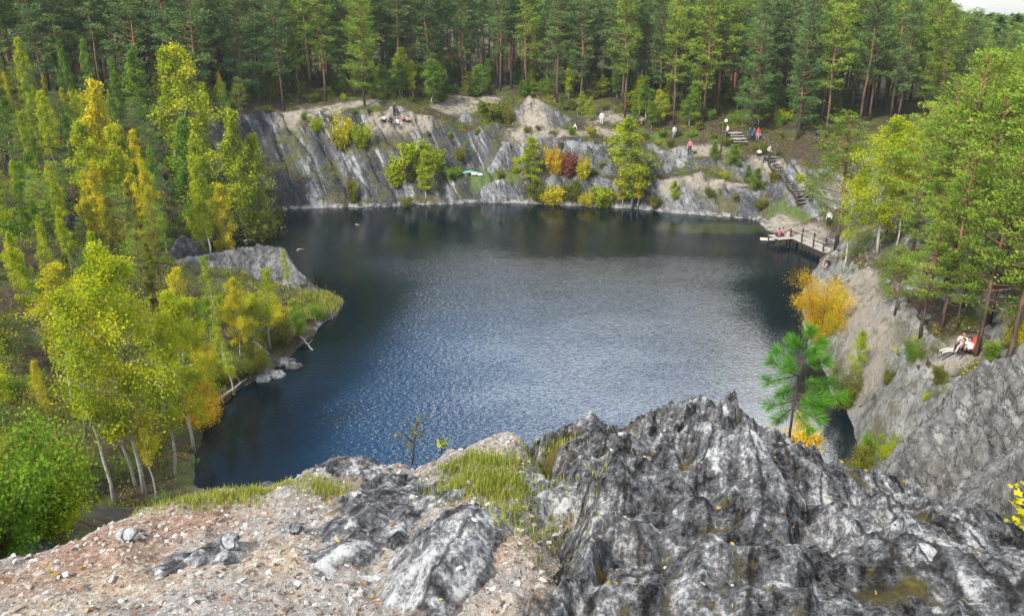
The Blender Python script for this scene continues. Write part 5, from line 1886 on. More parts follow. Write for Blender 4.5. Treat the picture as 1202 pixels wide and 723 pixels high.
# ================================================================== trees and shrubs one can pick out in the photo
# tops: (kind, column, depth, tip row, colour, label, wide)
TOPS = [
    # ---- left wood, back to front
    ('birch', 40, 95, 46, 'lime', 'yellow-green birch standing alone before the dark pines at the far left', 1.0),
    ('birch', 84, 96, 50, 'green', 'slender green birch with a bare white stem right of the lone yellow-green one', .9),
    ('birch', 115, 97, 48, 'green', 'slender green birch, right-hand one of the slim pair before the dark pines', .95),
    ('bush', 105, 92, 84, 'yellow', 'small golden birch bush under the slim green pair', 1.0),
    ('birch', 147, 92, 70, 'green', 'short green birch between the slim pair and the bright twin-topped birch', .9),
    ('birch', 181, 90, 63, 'green', 'dense green birch left of the bright twin-topped birch', 1.2),
    ('birch', 212, 86, 60, 'lime', 'bright lime birch, left top of the twin-topped pair in the left wood', .9),
    ('birch', 233, 87, 54, 'lime', 'broad bright lime birch, right and tallest of the twin-topped pair in the left wood', 1.25),
    ('birch', 268, 98, 98, 'green', 'dark-footed green birch right of the twin-topped pair', .9),
    ('birch', 304, 108, 75, 'green', 'narrow green birch at the top left corner of the far cliff', 1.1),
    ('birch', 323, 112, 38, 'green', 'tall narrow green birch behind the top left corner of the far cliff', .9),
    ('bush', 350, 111, 108, 'green', 'low green thicket behind the top left corner of the far cliff', 1.5),
    ('birch', 12, 80, 92, 'green', 'green birch cut by the left edge of the picture, above the person in black', 1.1),
    ('nearpine', 30, 78, 130, 'pinelight', 'light green pine above the grey rock wall at the left edge', 1.2),
    ('birch', 68, 77, 108, 'lime', 'leaning-topped lime birch right of the grey rock wall', 1.1),
    ('birch', 138, 72, 98, 'yellow', 'pointed yellow birch, tallest of the yellow ones in the left wood', 1.0),
    ('birch', 118, 70, 143, 'lime', 'round lime birch in front of the pointed yellow birch', 1.2),
    ('birch', 154, 71, 150, 'lime', 'shorter yellow-lime birch right of the pointed yellow one', .9),
    ('birch', 128, 63, 190, 'yellow', 'broad golden birch below the pointed yellow one', 1.1),
    ('birch', 162, 62, 206, 'yellow', 'yellow birch leaning over the hillside left of the dark rock block', 1.2),
    ('birch', 185, 64, 188, 'yellow', 'thin straight yellow birch left of the dark rock block', .75),
    ('birch', 235, 75, 140, 'green', 'green birch above the dark rock block', 1.2),
    ('birch', 248, 72, 160, 'lime', 'lime birch in the clump over the rock block', .9),
    ('birch', 242, 67.5, 214, 'lime', 'lime birch standing on the near side of the inlet, left of the golden one', 1.0),
    ('birch', 268, 69, 217, 'yellow', 'golden-topped birch beside the inlet behind the grey slab', .95),
    ('birch', 287, 84, 132, 'lime', 'yellow-green birch left of the far cliff, the left one of two by the inlet', .95),
    ('birch', 306, 86, 158, 'lime', 'yellow-green birch left of the far cliff, the right one of two by the inlet', 1.0),
    ('bush', 316, 88, 228, 'olive', 'olive scrub at the foot of the far cliff beside the inlet', 1.6),
    ('bush', 296, 83, 240, 'olive', 'olive scrub along the head of the inlet', 1.5),
    ('nearpine', 205, 68, 195, 'pine', 'dark young pine between the yellow birches and the rock block', .9),
    ('nearpine', 78, 66, 190, 'pinelight', 'bushy light pine in the middle of the left wood', 1.3),
    ('nearpine', 20, 62, 225, 'pine', 'broad dark green pine below the grey rock wall', 1.35),
    ('nearpine', 100, 56, 255, 'pine', 'dark pine behind the great bright birch on the near left bank', 1.2),
    ('birch', 60, 58, 225, 'green', 'green birch among the dark pines on the left hillside', 1.1),
    # ---- near left bank
    ('nearbirch', 20, 33, 305, 'lime', 'birch with a long bare white stem leaning at the left edge', .9),
    ('nearbirch', 63, 36, 420, 'yellow', 'thin straw-yellow birch right of the long bare-stemmed one', .8),
    ('nearbush', 42, 31, 430, 'olive', 'brownish shrub at the foot of the bare-stemmed birch on the left', 1.3),
    # ---- narrow ones before the grey slab
    ('nearbirch', 262, 48, 305, 'lime', 'slim lime birch with a pale stem, leftmost before the grey slab', .75),
    ('nearbirch', 283, 49, 328, 'yellow', 'slim yellowish birch, second before the grey slab', .75),
    ('nearbirch', 318, 51, 312, 'lime', 'lime birch on twin stems, third before the grey slab', 1.05),
    ('nearbirch', 340, 61.5, 294, 'lime', 'little lime birch growing on the crest of the grey slab', .8),
    ('nearbush', 352, 54, 345, 'green', 'green leafy shrub at the right foot of the grey slab', 1.2),
    ('nearbush', 330, 52, 372, 'olive', 'olive shrub between the twin-stemmed birch and the water', 1.4),
    ('nearbush', 372, 57.5, 352, 'green', 'green shrub near the tip of the left promontory', 1.1),
    ('nearbush', 300, 49, 395, 'olive', 'low olive shrub before the slim yellowish birch', 1.3),
    ('nearbush', 245, 45, 395, 'yellow', 'yellow shrub left of the slim lime birch', 1.2),
    ('nearbush', 232, 41, 448, 'orange', 'rust-tinted shrub on the shore beneath the great bright birch', 1.2),
    ('nearbirch', 300, 50.5, 352, 'lime', 'short lime birch crowded between the slim yellowish one and the twin-stemmed one', .9),
    ('nearbirch', 274, 45, 385, 'lime', 'low lime birch at the water end of the left bank before the slim pair', 1.0),
    ('nearbirch', 248, 50, 350, 'green', 'green birch half behind the great bright birch, left of the slim lime', 1.0),
    ('nearbirch', 85, 40, 315, 'yellow', 'golden birch top showing left of the great bright birch', 1.1),
    ('nearbirch', 100, 37, 318, 'lime', 'yellow-green birch peeping over the slanting-stemmed one', .9),
    ('nearbirch', 215, 47, 318, 'yellow', 'golden-orange birch top right behind the great bright birch', 1.0),
    ('nearbush', 918, 14.0, 482, 'orange', 'orange shrub glowing behind the stem of the pine sapling', .7),
    # ---- far cliff: on top
    ('birch', 417, 112.5, 83, 'yellow', 'vivid golden cone-shaped birch on top of the far cliff', 1.15),
    ('bush', 382, 114, 99, 'lime', 'small lime bush left of the vivid golden birch on the far cliff', .9),
    ('birch', 452, 111.5, 76, 'green', 'green birch right of the vivid golden one', 1.3),
    ('birch', 472, 113.5, 56, 'lime', 'tall lime birch, left one of the pair above the sitting group', .9),
    ('birch', 484, 112.5, 72, 'lime', 'lime birch, right one of the pair above the sitting group', .9),
    ('birch', 509, 112, 70, 'green', 'rounded green birch at the bend of the cliff path', 1.45),
    ('bush', 577, 110, 108, 'olive', 'dark green mound of shrub left of the sandy scree', 2.0),
    ('bush', 566, 112, 112, 'green', 'green shrub behind the pale boulder at the end of the path', 1.2),
    ('bush', 596, 109, 120, 'olive', 'yellowish shrub at the left foot of the sandy scree', 1.1),
    ('birch', 660, 112, 110, 'green', 'small green birch right of the sandy scree', 1.0),
    ('birch', 692, 109.5, 114, 'lime', 'narrow lime birch on the ledge of the far cliff, yellow at its foot', 1.0),
    ('bush', 692, 107, 144, 'yellow', 'yellow bush at the foot of the narrow lime birch', .8),
    ('birch', 764, 107.5, 120, 'green', 'green birch at the right end of the far cliff behind the tall yellow-green one', 1.35),
    ('bush', 778, 106, 150, 'green', 'green thicket at the forest edge left of the boulder heap', 1.7),
    ('bush', 632, 107, 150, 'olive', 'low olive bushes along the ledge below the sandy scree', 1.2),
]
for k, px_, Y_, tp_, c_, lab, w_ in TOPS:
    if k == 'birch':
        w_ *= 1.75 if Y_ > 105 else 1.05
    elif k == 'nearbirch':
        w_ *= 1.5
    plant_top(k, px_, Y_, tp_, c_, lab, wide=w_)

BASES = [
    # kind, column, foot row, tip row, colour, label, wide
    ('nearbirch', 170, 582, 292, 'lime', 'great bright lime birch with a full wide crown on the near left bank', 1.05, 0, None),
    ('nearbirch', 134, 592, 342, 'lime', 'birch with a slanting white stem left of the great bright birch', 1.0, 1, None),
    ('nearbirch', 160, 572, 330, 'yellow', 'yellowish birch on a bowed white stem between the slanting one and the great bright birch', .9, 2, None),
    ('nearbirch', 205, 560, 372, 'lime', 'small lime birch at the right foot of the great bright birch', 1.1, 3, None),
    ('nearbirch', 184, 590, 455, 'yellow', 'thin yellow young birch standing before the great bright birch', .9, 4, None),
    ('nearbirch', 228, 530, 345, 'lime', 'leafy lime birch on the shore right of the great bright birch', 1.25, 0, None),
    # far cliff
    ('bush', 372, 156, 132, 'lime', 'small lime bush on the light slab at the left of the far cliff', .9, None, None),
    ('bush', 404, 176, 128, 'yellow', 'yellowish bush on the far cliff below the vivid golden birch', 1.1, None, None),
    ('bush', 424, 172, 138, 'lime', 'round lime bush on the far cliff right of the yellowish one', 1.25, None, None),
    ('bush', 465, 222, 172, 'lime', 'lime shrub on the grey cliff face, left of the hanging green thicket', .95, None, None),
    ('bush', 488, 200, 150, 'lime', 'hanging green thicket on the middle of the grey cliff face', 1.3, None, None),
    ('birch', 500, 236, 178, 'lime', 'lime birch rooted near the water on the grey cliff face', 1.3, None, None),
    ('bush', 480, 215, 172, 'olive', 'olive shrub behind the lime birch on the grey cliff face', 1.2, None, None),
    ('bush', 512, 205, 160, 'lime', 'olive shrub right of the hanging green thicket', 1.0, None, None),
    ('bush', 531, 211, 190, 'green', 'rich green cushion-like bush beside the turquoise tarpaulin', 1.7, None, None),
    ('bush', 415, 238, 205, 'olive', 'olive tuft of shrub low on the streaked cliff slabs', .8, None, None),
    ('bush', 478, 243, 228, 'olive', 'dark scrub at the waterline below the lime cliff birch', 1.2, None, None),
    ('bush', 540, 190, 168, 'olive', 'thin olive bush above the turquoise tarpaulin', .9, None, None),
    ('birch', 622, 222, 162, 'lime', 'lime birch at the right end of the lawn ledge', 1.6, None, None),
    ('bush', 652, 205, 166, 'orange', 'orange autumn bush, left of the dusky red one', 1.0, None, None),
    ('bush', 668, 208, 166, 'red', 'dusky red autumn bush between the orange and the golden ones', 1.2, None, None),
    ('bush', 684, 212, 178, 'yellow', 'golden autumn bush right of the dusky red one', .9, None, None),
    ('bush', 648, 241, 212, 'yellow', 'spreading yellow bush at the waterline below the autumn trio', 1.8, None, None),
    ('bush', 630, 236, 205, 'olive', 'olive bush at the waterline left of the spreading yellow one', 1.2, None, None),
    ('bush', 672, 238, 205, 'olive', 'olive bush behind the spreading yellow one', 1.3, None, None),
    ('bush', 706, 243, 208, 'lime', 'lime bush at the waterline below the narrow lime birch', 1.6, None, None),
    ('bush', 690, 243, 220, 'yellow', 'little yellow bush at the waterline between the spreading yellow and the lime ones', 1.1, None, None),
    ('birch', 741, 246, 140, 'lime', 'tall yellow-green birch column at the right end of the far cliff', 1.25, None, None),
    ('birch', 750, 246, 190, 'yellow', 'shorter yellow birch at the foot of the tall yellow-green column', 1.3, None, None),
    ('birch', 731, 244, 196, 'yellow', 'yellow sapling birch left of the tall yellow-green column', 1.1, None, None),
    ('birch', 790, 240, 212, 'lime', 'small yellow-green birch on the low dark ledge right of the far cliff', 1.3, None, None),
    ('youngpine', 888, 226, 198, 'pinelight', 'yellow-green little pine on the path above the low dark ledge', 1.3, None, None),
    ('youngpine', 877, 216, 194, 'pine', 'darker little pine left of the yellow-green one on the path', 1.1, None, None),
    ('youngpine', 838, 188, 166, 'pinelight', 'small pine at the left of the lamp post', 1.2, None, None),
    ('youngpine', 862, 196, 170, 'pinelight', 'bushy small pine right of the lamp post', 1.5, None, None),
    ('bush', 895, 247, 228, 'olive', 'olive brush on the slope under the little pines', 1.2, None, None),
    ('bush', 770, 246, 225, 'olive', 'olive brush at the waterline right of the tall yellow-green column', 1.2, None, None),
    # right bank
    ('tallbush', 962, 400, 306, 'orange', 'glowing orange birch bush on the right shore below the pier', 1.75, None, None),
    ('nearbush', 975, 395, 330, 'yellow', 'yellow bush pressed against the right side of the glowing orange one', .8, None, None),
    ('nearbirch', 1003, 455, 388, 'lime', 'leafy yellow-green young birch at the foot of the right cliff', .9, 0, None),
    ('nearbush', 992, 480, 430, 'olive', 'rusty olive shrub hanging at the foot of the right cliff', 1.1, None, None),
    ('nearbush', 1022, 535, 505, 'green', 'green shrub in the gap between the outcrop and the pale buttress', 1.1, None, None),
    ('nearbush', 1038, 540, 508, 'lime', 'lime shrub beside the pale buttress foot', .9, None, None),
    ('nearbush', 1008, 560, 520, 'olive', 'brownish shrub low behind the outcrop crest near the dark water', 1.0, None, None),
    ('nearbush', 1162, 425, 395, 'green', 'green bush on the ledge right of the red backpack', .9, None, None),
    ('nearbirch', 1030, 300, 140, 'lime', 'bright lime birch rising over the right bank by the pier', 1.5, 0, None),
    ('nearbirch', 990, 318, 200, 'lime', 'lime birch with a pale straight stem at the landward end of the pier', 1.1, 3, None),
    ('nearbirch', 1052, 290, 158, 'yellow', 'yellow-topped birch behind the bright lime one on the right bank', 1.0, 3, None),
    ('nearpine', 982, 290, 135, 'pinelight', 'rounded light green pine above the stony beach', 1.5, None, None),
    ('nearpine', 1092, 345, 195, 'pinelight', 'light pine with a visible brown trunk in the middle of the right bank', 1.25, None, None),
    ('nearpine', 1080, 398, 262, 'pinelight', 'spreading light pine at the top of the right cliff', 1.5, None, None),
    ('nearpine', 1122, 388, 285, 'pinelight', 'small light pine on a thin pale stem above the resting pair', 1.25, None, None),
    ('nearpine', 1050, 372, 290, 'pinelight', 'low light pine bending over the top of the right cliff', 1.5, None, None),
    ('nearbush', 1042, 452, 425, 'olive', 'olive shrub rooted in the middle of the right cliff face', .9, None, None),
    ('nearbush', 1072, 425, 395, 'green', 'green shrub at the lip of the right cliff left of the resting pair', 1.0, None, None),
    ('nearbush', 1100, 452, 425, 'olive', 'olive tuft of shrub on the right cliff below the resting pair', .9, None, None),
    ('nearbush', 1085, 478, 458, 'lime', 'lime tuft of shrub low on the right cliff face', .8, None, None),
    ('nearbush', 1150, 350, 325, 'green', 'green shrub on the pale slope above the red backpack', 1.0, None, None),
    ('nearbush', 1185, 335, 305, 'olive', 'olive shrub on the pale slope at the right edge', 1.0, None, None),
    ('nearbush', 1190, 410, 362, 'yellow', 'yellow-leaved bush at the right edge above the pale buttress', .9, None, None),
]
for k, px_, b_, tp_, c_, lab, w_, var, grp in BASES:
    if k == 'birch':
        w_ *= 1.5
    plant_base(k, px_, b_, tp_, c_, lab, wide=w_, var=var, rz=(0.0 if var is not None else None))

for px_, b_, tp_, c_, lab in ((25, 640, 470, 'green', 'big-leaved green shrub in the lower left corner, tall one at the edge'), (55, 640, 540, 'green', 'green shrub in the lower left corner just above the gravel'), (40, 600, 520, 'lime', 'yellowish young birch stem in the lower left corner'), (8, 560, 430, 'green', 'green shrub at the left edge below the bare-stemmed birch')):
    g_ = hit(px_, b_, 16)
    h_ = at_y(px_, tp_, g_[1])[2] - g_[2]
    tree('nearbirch' if 'birch' in lab else 'nearbush', g_, max(h_, 1.5), c_, lab, wide=.9 if h_ > 3 else 1.2)

# green shrubs hiding the steep slope just past the ledge
for px_, py_, h_, c_ in ((8, 640, 2.2, 'green'), (30, 625, 2.0, 'green'), (58, 628, 1.8, 'lime'), (85, 615, 1.5, 'green'), (20, 590, 2.4, 'green'), (50, 592, 2.1, 'olive'), (78, 588, 1.9, 'green'), (-15, 600, 2.4, 'green'), (-10, 655, 1.8, 'green'),
                         (110, 598, 1.2, 'olive'), (135, 585, 1.1, 'green'), (45, 560, 2.4, 'green'), (10, 555, 2.6, 'lime'), (75, 560, 2.0, 'olive'), (165, 575, 1.0, 'olive'), (105, 570, 1.4, 'olive'), (140, 560, 1.1, 'olive'), (200, 565, .8, 'green')):
    g_ = hit(px_, py_, 6.5)
    if px_ > 60 or py_ < 580 and px_ > 30:
        continue
    tree('nearbush', g_, h_ * .72, c_, 'green shrub on the steep slope just past the left end of the gravel ledge', group='shrubs past the left end of the gravel ledge', wide=1.05)

# bright pines climbing the right-hand slope
RP = [(1085, 50, 92), (1110, 46, 62), (1140, 48, 60), (1165, 44, 30), (1195, 42, 12), (1070, 56, 120), (1130, 43, 110), (1160, 40, 95), (1190, 38, 70), (1105, 41, 170), (1145, 37, 165), (1180, 35, 150),
      (1215, 40, 20), (1230, 36, 60), (1055, 62, 150), (1040, 66, 165), (1120, 52, 75), (1175, 50, 24), (1205, 47, 16), (1210, 34, 130), (1250, 42, 10), (1165, 36, 215), (1135, 40, 205), (1075, 47, 190), (1195, 33, 205)]
RPL = 'bright sunlit green pine crowding the steep right-hand slope'
for px_, Y_, tp_ in RP[::1][:18]:
    plant_top('nearpine', px_, Y_, tp_, 'pinelight', RPL, group='bright pines on the right-hand slope', wide=1.08)

# ================================================================== the woods that fill in
FREE = lambda x, y, r: all((x - a) ** 2 + (y - b) ** 2 > r * r for a, b, _ in PLACED)


def dist_shore(x, y):
    i = int(np.clip(np.searchsorted(GX, x) - 1, 0, len(GX) - 2))
    j = int(np.clip(np.searchsorted(GY, y) - 1, 0, len(GY) - 2))
    return DD[j, i]


rr = random.Random(21)
cand = []
y = 100.0
while y < 172:
    x = -112.0
    while x < 112:
        cand.append((x + rr.uniform(-1.5, 1.5), y + rr.uniform(-1.4, 1.4)))
        x += 4.2
    y += 3.7
n_p = {}
for x, yv in cand:
    d = dist_shore(x, yv)
    z = T(x, yv)
    px_, py_, dep = project((x, yv, z))
    if not (-40 < px_ < 1245):
        continue
    if d > (40 if px_ < 900 else 56):
        continue
    edge = np.interp(px_, [-50, 250, 310, 420, 520, 600, 640, 700, 770, 850, 930, 1000, 1250], [155, 146, 134, 127, 113, 110, 118, 138, 154, 166, 176, 178, 170])
    if py_ > edge or d < 8:
        continue
    if not FREE(x, yv, 1.9):
        continue
    h = rr.uniform(13.5, 17.5) + .10 * max(0, d - 14)
    zmax = at_y(px_, np.interp(px_, [1040, 1085, 1110, 1150, 1202, 1240], [-400, 2, 16, 24, 30, 30]) + rr.uniform(-5, 14), yv)[2]
    if z + h > zmax:
        h = zmax - z
        if h < 8:
            continue
    zone = 'left' if px_ < 300 else 'middle' if px_ < 760 else 'right'
    lab = {'left': 'tall dark pine in the wall of forest above the left wood', 'middle': 'tall straight pine in the dark forest behind the far cliff', 'right': 'tall pine in the forest beyond the lamp post and the stairway'}[zone]
    grp = {'left': 'pines above the left wood', 'middle': 'pines behind the far cliff', 'right': 'pines beyond the lamp post and stairway'}[zone]
    tree('pine', (x, yv, z), h, 'pine' if rr.random() < (.75 if zone != 'right' else .45) else 'pinelight', lab, group=grp, wide=rr.uniform(.85, 1.15))
    n_p[zone] = n_p.get(zone, 0) + 1
print('forest pines', n_p)

# left wood filler: mixed young trees
cand = [(rr.uniform(-80, -5), rr.uniform(7, 108)) for _ in range(8000)]
nb_ = nn_ = ns_ = 0
for pas in (0, 1):
    for x, yv in cand:
        d = dist_shore(x, yv)
        if d < 2.0:
            continue
        z = T(x, yv)
        px_, py_, dep = project((x, yv, z))
        if not (-40 < px_ < 318) or py_ > 720 or yv > 93 and px_ > 285:
            continue
        if yv < 46:
            # near bank: bare brown slope with trunks in the middle, bushes at both sides
            if pas == 0 and px_ < 120 and d > 5 and yv > 22 and nn_ < 240 and FREE(x, yv, 3.0) and py_ < 560:
                tph = at_y(px_, 330 + rr.uniform(-25, 60), yv)[2] - z
                tree(rr.choice(['birch', 'birch', 'nearpine']), (x, yv, z), max(4, min(9, tph)), rr.choice(['green', 'lime', 'green', 'olive']), 'young tree crowding the slope of the near left bank', group='young trees on the near left bank', wide=rr.uniform(1.0, 1.3))
                nn_ += 1
            elif pas == 1 and nb_ < 34 and px_ < 235 and (yv > 24 or px_ < 70 and yv > 16) and FREE(x, yv, 1.9 if px_ < 85 or px_ > 175 else 2.6):
                tree('nearbush', (x, yv, z), rr.uniform(1.0, 2.0) * (1 if px_ < 85 or px_ > 175 else .55), rr.choice(['olive', 'olive', 'green', 'green', 'lime', 'yellow'] if px_ > 85 else ['green', 'green', 'lime', 'olive']), 'leafy undergrowth shrub beneath the birches of the near left bank', group='undergrowth shrubs on the near left bank', wide=rr.uniform(.9, 1.3))
                nb_ += 1
            continue
        if 190 < px_ < 410 and 44 < yv < 69:
            continue
        if pas == 0 and FREE(x, yv, 2.2) and d > 5 and nn_ < 330:
            k = rr.choice(['birch', 'birch', 'nearpine', 'birch'])
            tph = at_y(px_, np.interp(yv, [40, 60, 80, 108], [330, 215, 135, 75]), yv)[2] - z
            h = max(5.5, min(12, tph)) * rr.uniform(.72, 1.05)
            if k == 'birch':
                tree(k, (x, yv, z), h, rr.choice(['green', 'lime', 'lime', 'green', 'lime', 'yellow', 'olive']), 'leafy young birch within the mixed left wood', group='birches filling the left wood', wide=rr.uniform(.8, 1.15))
            else:
                tree(k, (x, yv, z), h, rr.choice(['pine', 'pinelight']), 'bushy young pine within the mixed left wood', group='young pines filling the left wood', wide=rr.uniform(1, 1.35))
            nn_ += 1
        elif pas == 1 and FREE(x, yv, 1.7) and ns_ < 45:
            tree('bush', (x, yv, z), rr.uniform(1.2, 2.6), rr.choice(['olive', 'olive', 'green', 'lime']), 'low shrub under the trees of the left wood', group='shrubs under the left wood', wide=rr.uniform(.9, 1.3))
            ns_ += 1
for _ in range(500):
    x, yv = rr.uniform(-27, -13), rr.uniform(42, 63)
    d = dist_shore(x, yv)
    px_, py_, dep = project((x, yv, T(x, yv)))
    if d > .8 and 200 < px_ < 400 and py_ > 355 and FREE(x, yv, 1.1) and ns_ < 92:
        tree('nearbush', (x, yv, T(x, yv)), rr.uniform(.6, 1.7) * (.6 if px_ > 335 else 1), rr.choice(['olive', 'lime', 'lime', 'green', 'yellow']), 'small shrub on the promontory before the grey slab', group='shrubs on the left promontory', wide=rr.uniform(1, 1.5))
        ns_ += 1
print('left fill', nb_, nn_, ns_)

# right bank filler
nr_ = 0
for _ in range(900):
    x, yv = rr.uniform(18, 60), rr.uniform(36, 84)
    d = dist_shore(x, yv)
    z = T(x, yv)
    px_, py_, dep = project((x, yv, z))
    if d < 6.0 or not (960 < px_ < 1250) or not FREE(x, yv, 2.7) or nr_ >= 36:
        continue
    if px_ > 1105 and py_ > 270 or (py_ > 300):
        if rr.random() < .8:
            continue
        tree('nearbush', (x, yv, z), rr.uniform(.8, 1.6), rr.choice(['olive', 'green', 'lime']), 'low shrub on the pale slope of the right bank', group='shrubs on the right bank', wide=1.1)
    else:
        tpx = np.interp(px_, [960, 1040, 1100, 1202], [190, 175, 120, 60])
        h = max(3.5, min(9, at_y(px_, tpx, yv)[2] - z))
        if rr.random() < .4:
            tree('nearbirch', (x, yv, z), h * .9, rr.choice(['lime', 'lime', 'green']), 'young lime-green birch among the pines of the right-hand slope', group='young birches on the right-hand slope', wide=rr.uniform(1.2, 1.6))
            nr_ += 1
            continue
        tree('nearpine', (x, yv, z), h, 'pinelight', RPL if px_ > 1060 else 'light green pine on the bank behind the stony beach', group='bright pines on the right-hand slope' if px_ > 1060 else 'light pines behind the beach', wide=rr.uniform(1.1, 1.4))
    nr_ += 1

# brush along the forest edge
ne_ = 0
for _ in range(2500):
    x, yv = rr.uniform(-50, 45), rr.uniform(98, 128)
    d = dist_shore(x, yv)
    z = T(x, yv)
    px_, py_, dep = project((x, yv, z))
    if d < 10.5 or d > 30 or ne_ >= 110 or not FREE(x, yv, 1.5):
        continue
    if 600 < px_ < 665 and py_ > 112 or 535 < px_ < 600 and py_ > 108 or 430 < px_ < 560 and py_ > 128 or 690 < px_ < 730 and py_ > 132 or px_ > 780 and py_ > 150 or px_ > 940:
        continue
    if rr.random() < .55:
        tree('birch', (x, yv, z), rr.uniform(3.0, 6), rr.choice(['green', 'green', 'lime', 'olive']), 'leafy young birch along the forest edge above the far cliff', group='young birches along the far forest edge', wide=rr.uniform(1.6, 2.3))
    else:
        tree('bush', (x, yv, z), rr.uniform(.9, 2.2), rr.choice(['olive', 'green', 'green', 'olive', 'lime']), 'low brush along the forest edge above the far cliff', group='brush along the far forest edge', wide=rr.uniform(1.1, 1.6))
    ne_ += 1

# dark young growth between the first trunks
nu_ = 0
for _ in range(2500):
    x, yv = rr.uniform(-60, 50), rr.uniform(100, 140)
    d = dist_shore(x, yv)
    z = T(x, yv)
    px_, py_, dep = project((x, yv, z))
    if d < 17 or d > 38 or nu_ >= 120 or not FREE(x, yv, 1.3) or not (200 < px_ < 1000) or px_ > 700 and py_ > 150:
        continue
    tree('bush' if rr.random() < .22 else 'youngpine', (x, yv, z), rr.uniform(1.6, 4.2), rr.choice(['green', 'green', 'pine', 'olive']), 'young growth in the shade between the trunks of the far forest', group='young growth under the far forest', wide=rr.uniform(1.0, 1.4))
    nu_ += 1

# small shrubs clinging to the far cliff
nc_ = 0
for _ in range(3000):
    x, yv = rr.uniform(-36, 34), rr.uniform(90, 113)
    d = dist_shore(x, yv)
    if d < .8 or d > 15 or nc_ >= 58 or not FREE(x, yv, 1.5):
        continue
    z = T(x, yv)
    px_, py_, dep = project((x, yv, z))
    if 320 < px_ < 475 and py_ > 145 and rr.random() < .94:
        continue
    if 505 < px_ < 600 and py_ > 150 and rr.random() < .75 or 775 < px_ < 900 and rr.random() < .6 or 600 < px_ < 660 and py_ < 155 or 440 < px_ < 560 and py_ < 150:
        continue
    tree('bush', (x, yv, z), rr.uniform(.6, 1.8), rr.choice(['olive', 'olive', 'lime', 'olive', 'green', 'olive']), 'small scrubby bush clinging to the far cliff', group='scrub on the far cliff', wide=rr.uniform(.9, 1.5))
    nc_ += 1


# ------------------------------------------------------------------ uncountable green
def scatter_leaves(name, pts, per, size, leaf, col, label, cat, seed, hh=.25):
    r = np.random.default_rng(seed)
    pts = np.array(pts)
    C = np.repeat(pts, per, 0)
    off = r.normal(0, 1, C.shape) * np.array([size, size, hh])
    off[:, 2] = np.abs(off[:, 2])
    C = C + off
    tn = np.repeat(r.normal(.5, .2, len(pts)), per) + r.normal(0, .12, len(C))
    L = leaf * r.uniform(.6, 1.3, len(C))
    o = obj(name, crown_mesh(name, C, L, L * .55, tn, None, r), LEAF[col])
    return tag(o, label, cat, None, 'stuff')


pts_o, pts_g, pts_y = [], [], []
for _ in range(26000):
    u_ = rr.random()
    if u_ < .55:
        x, yv = rr.uniform(-60, -5), rr.uniform(7, 100)
    elif u_ < .8:
        x, yv = rr.uniform(-40, 40), rr.uniform(88, 118)
    else:
        x, yv = rr.uniform(16, 50), rr.uniform(30, 92)
    d = dist_shore(x, yv)
    if d < .5:
        continue
    nse = float(fbm(np.array(x * .22), np.array(yv * .22), 3, 131))
    i = int(np.clip(np.searchsorted(GX, x) - 1, 0, len(GX) - 2))
    j = int(np.clip(np.searchsorted(GY, yv) - 1, 0, len(GY) - 2))
    if yv < 17 or dirt[j, i] > .3 or nse < -.05 + (.25 if SLOPE[j, i] > .8 else 0):
        continue
    p_ = (x, yv, T(x, yv))
    (pts_g if nse > .38 else pts_o if rr.random() < .8 else pts_y).append(p_)
print('cover', len(pts_o), len(pts_g), len(pts_y))
scatter_leaves('undergrowth', pts_o, 26, .30, .13, 'olive', 'olive undergrowth covering the banks of the lake', 'undergrowth', 11)
scatter_leaves('undergrowth', pts_g, 26, .30, .13, 'green', 'green undergrowth in patches on the banks of the lake', 'undergrowth', 12)
scatter_leaves('undergrowth', pts_y, 22, .22, .12, 'yellow', 'scattered yellow ground plants on the banks of the lake', 'undergrowth', 13)
# sedge along the tip of the left promontory
sed = []
for _ in range(2600):
    a_ = rr.random()
    q_ = hit(360 + 36 * a_ + rr.uniform(-10, 6), 402 - 42 * a_ + rr.uniform(-12, 2)) if False else None
    x, yv = -14.4 + rr.gauss(0, 1.0) - rr.random() * 1.0, 57 + rr.random() * 6
    if dist_shore(x, yv) > .1:
        sed.append((x, yv, T(x, yv)))
V, q, t, tn = blades(np.array(sed), .2, .5, .03, 77, .4)
tag(obj('sedge', mesh_np('sedge', V, [q, t], False, {'tint': tn}), LEAF['grass']), 'green sedge along the tip of the left promontory', 'sedge', None, 'stuff')

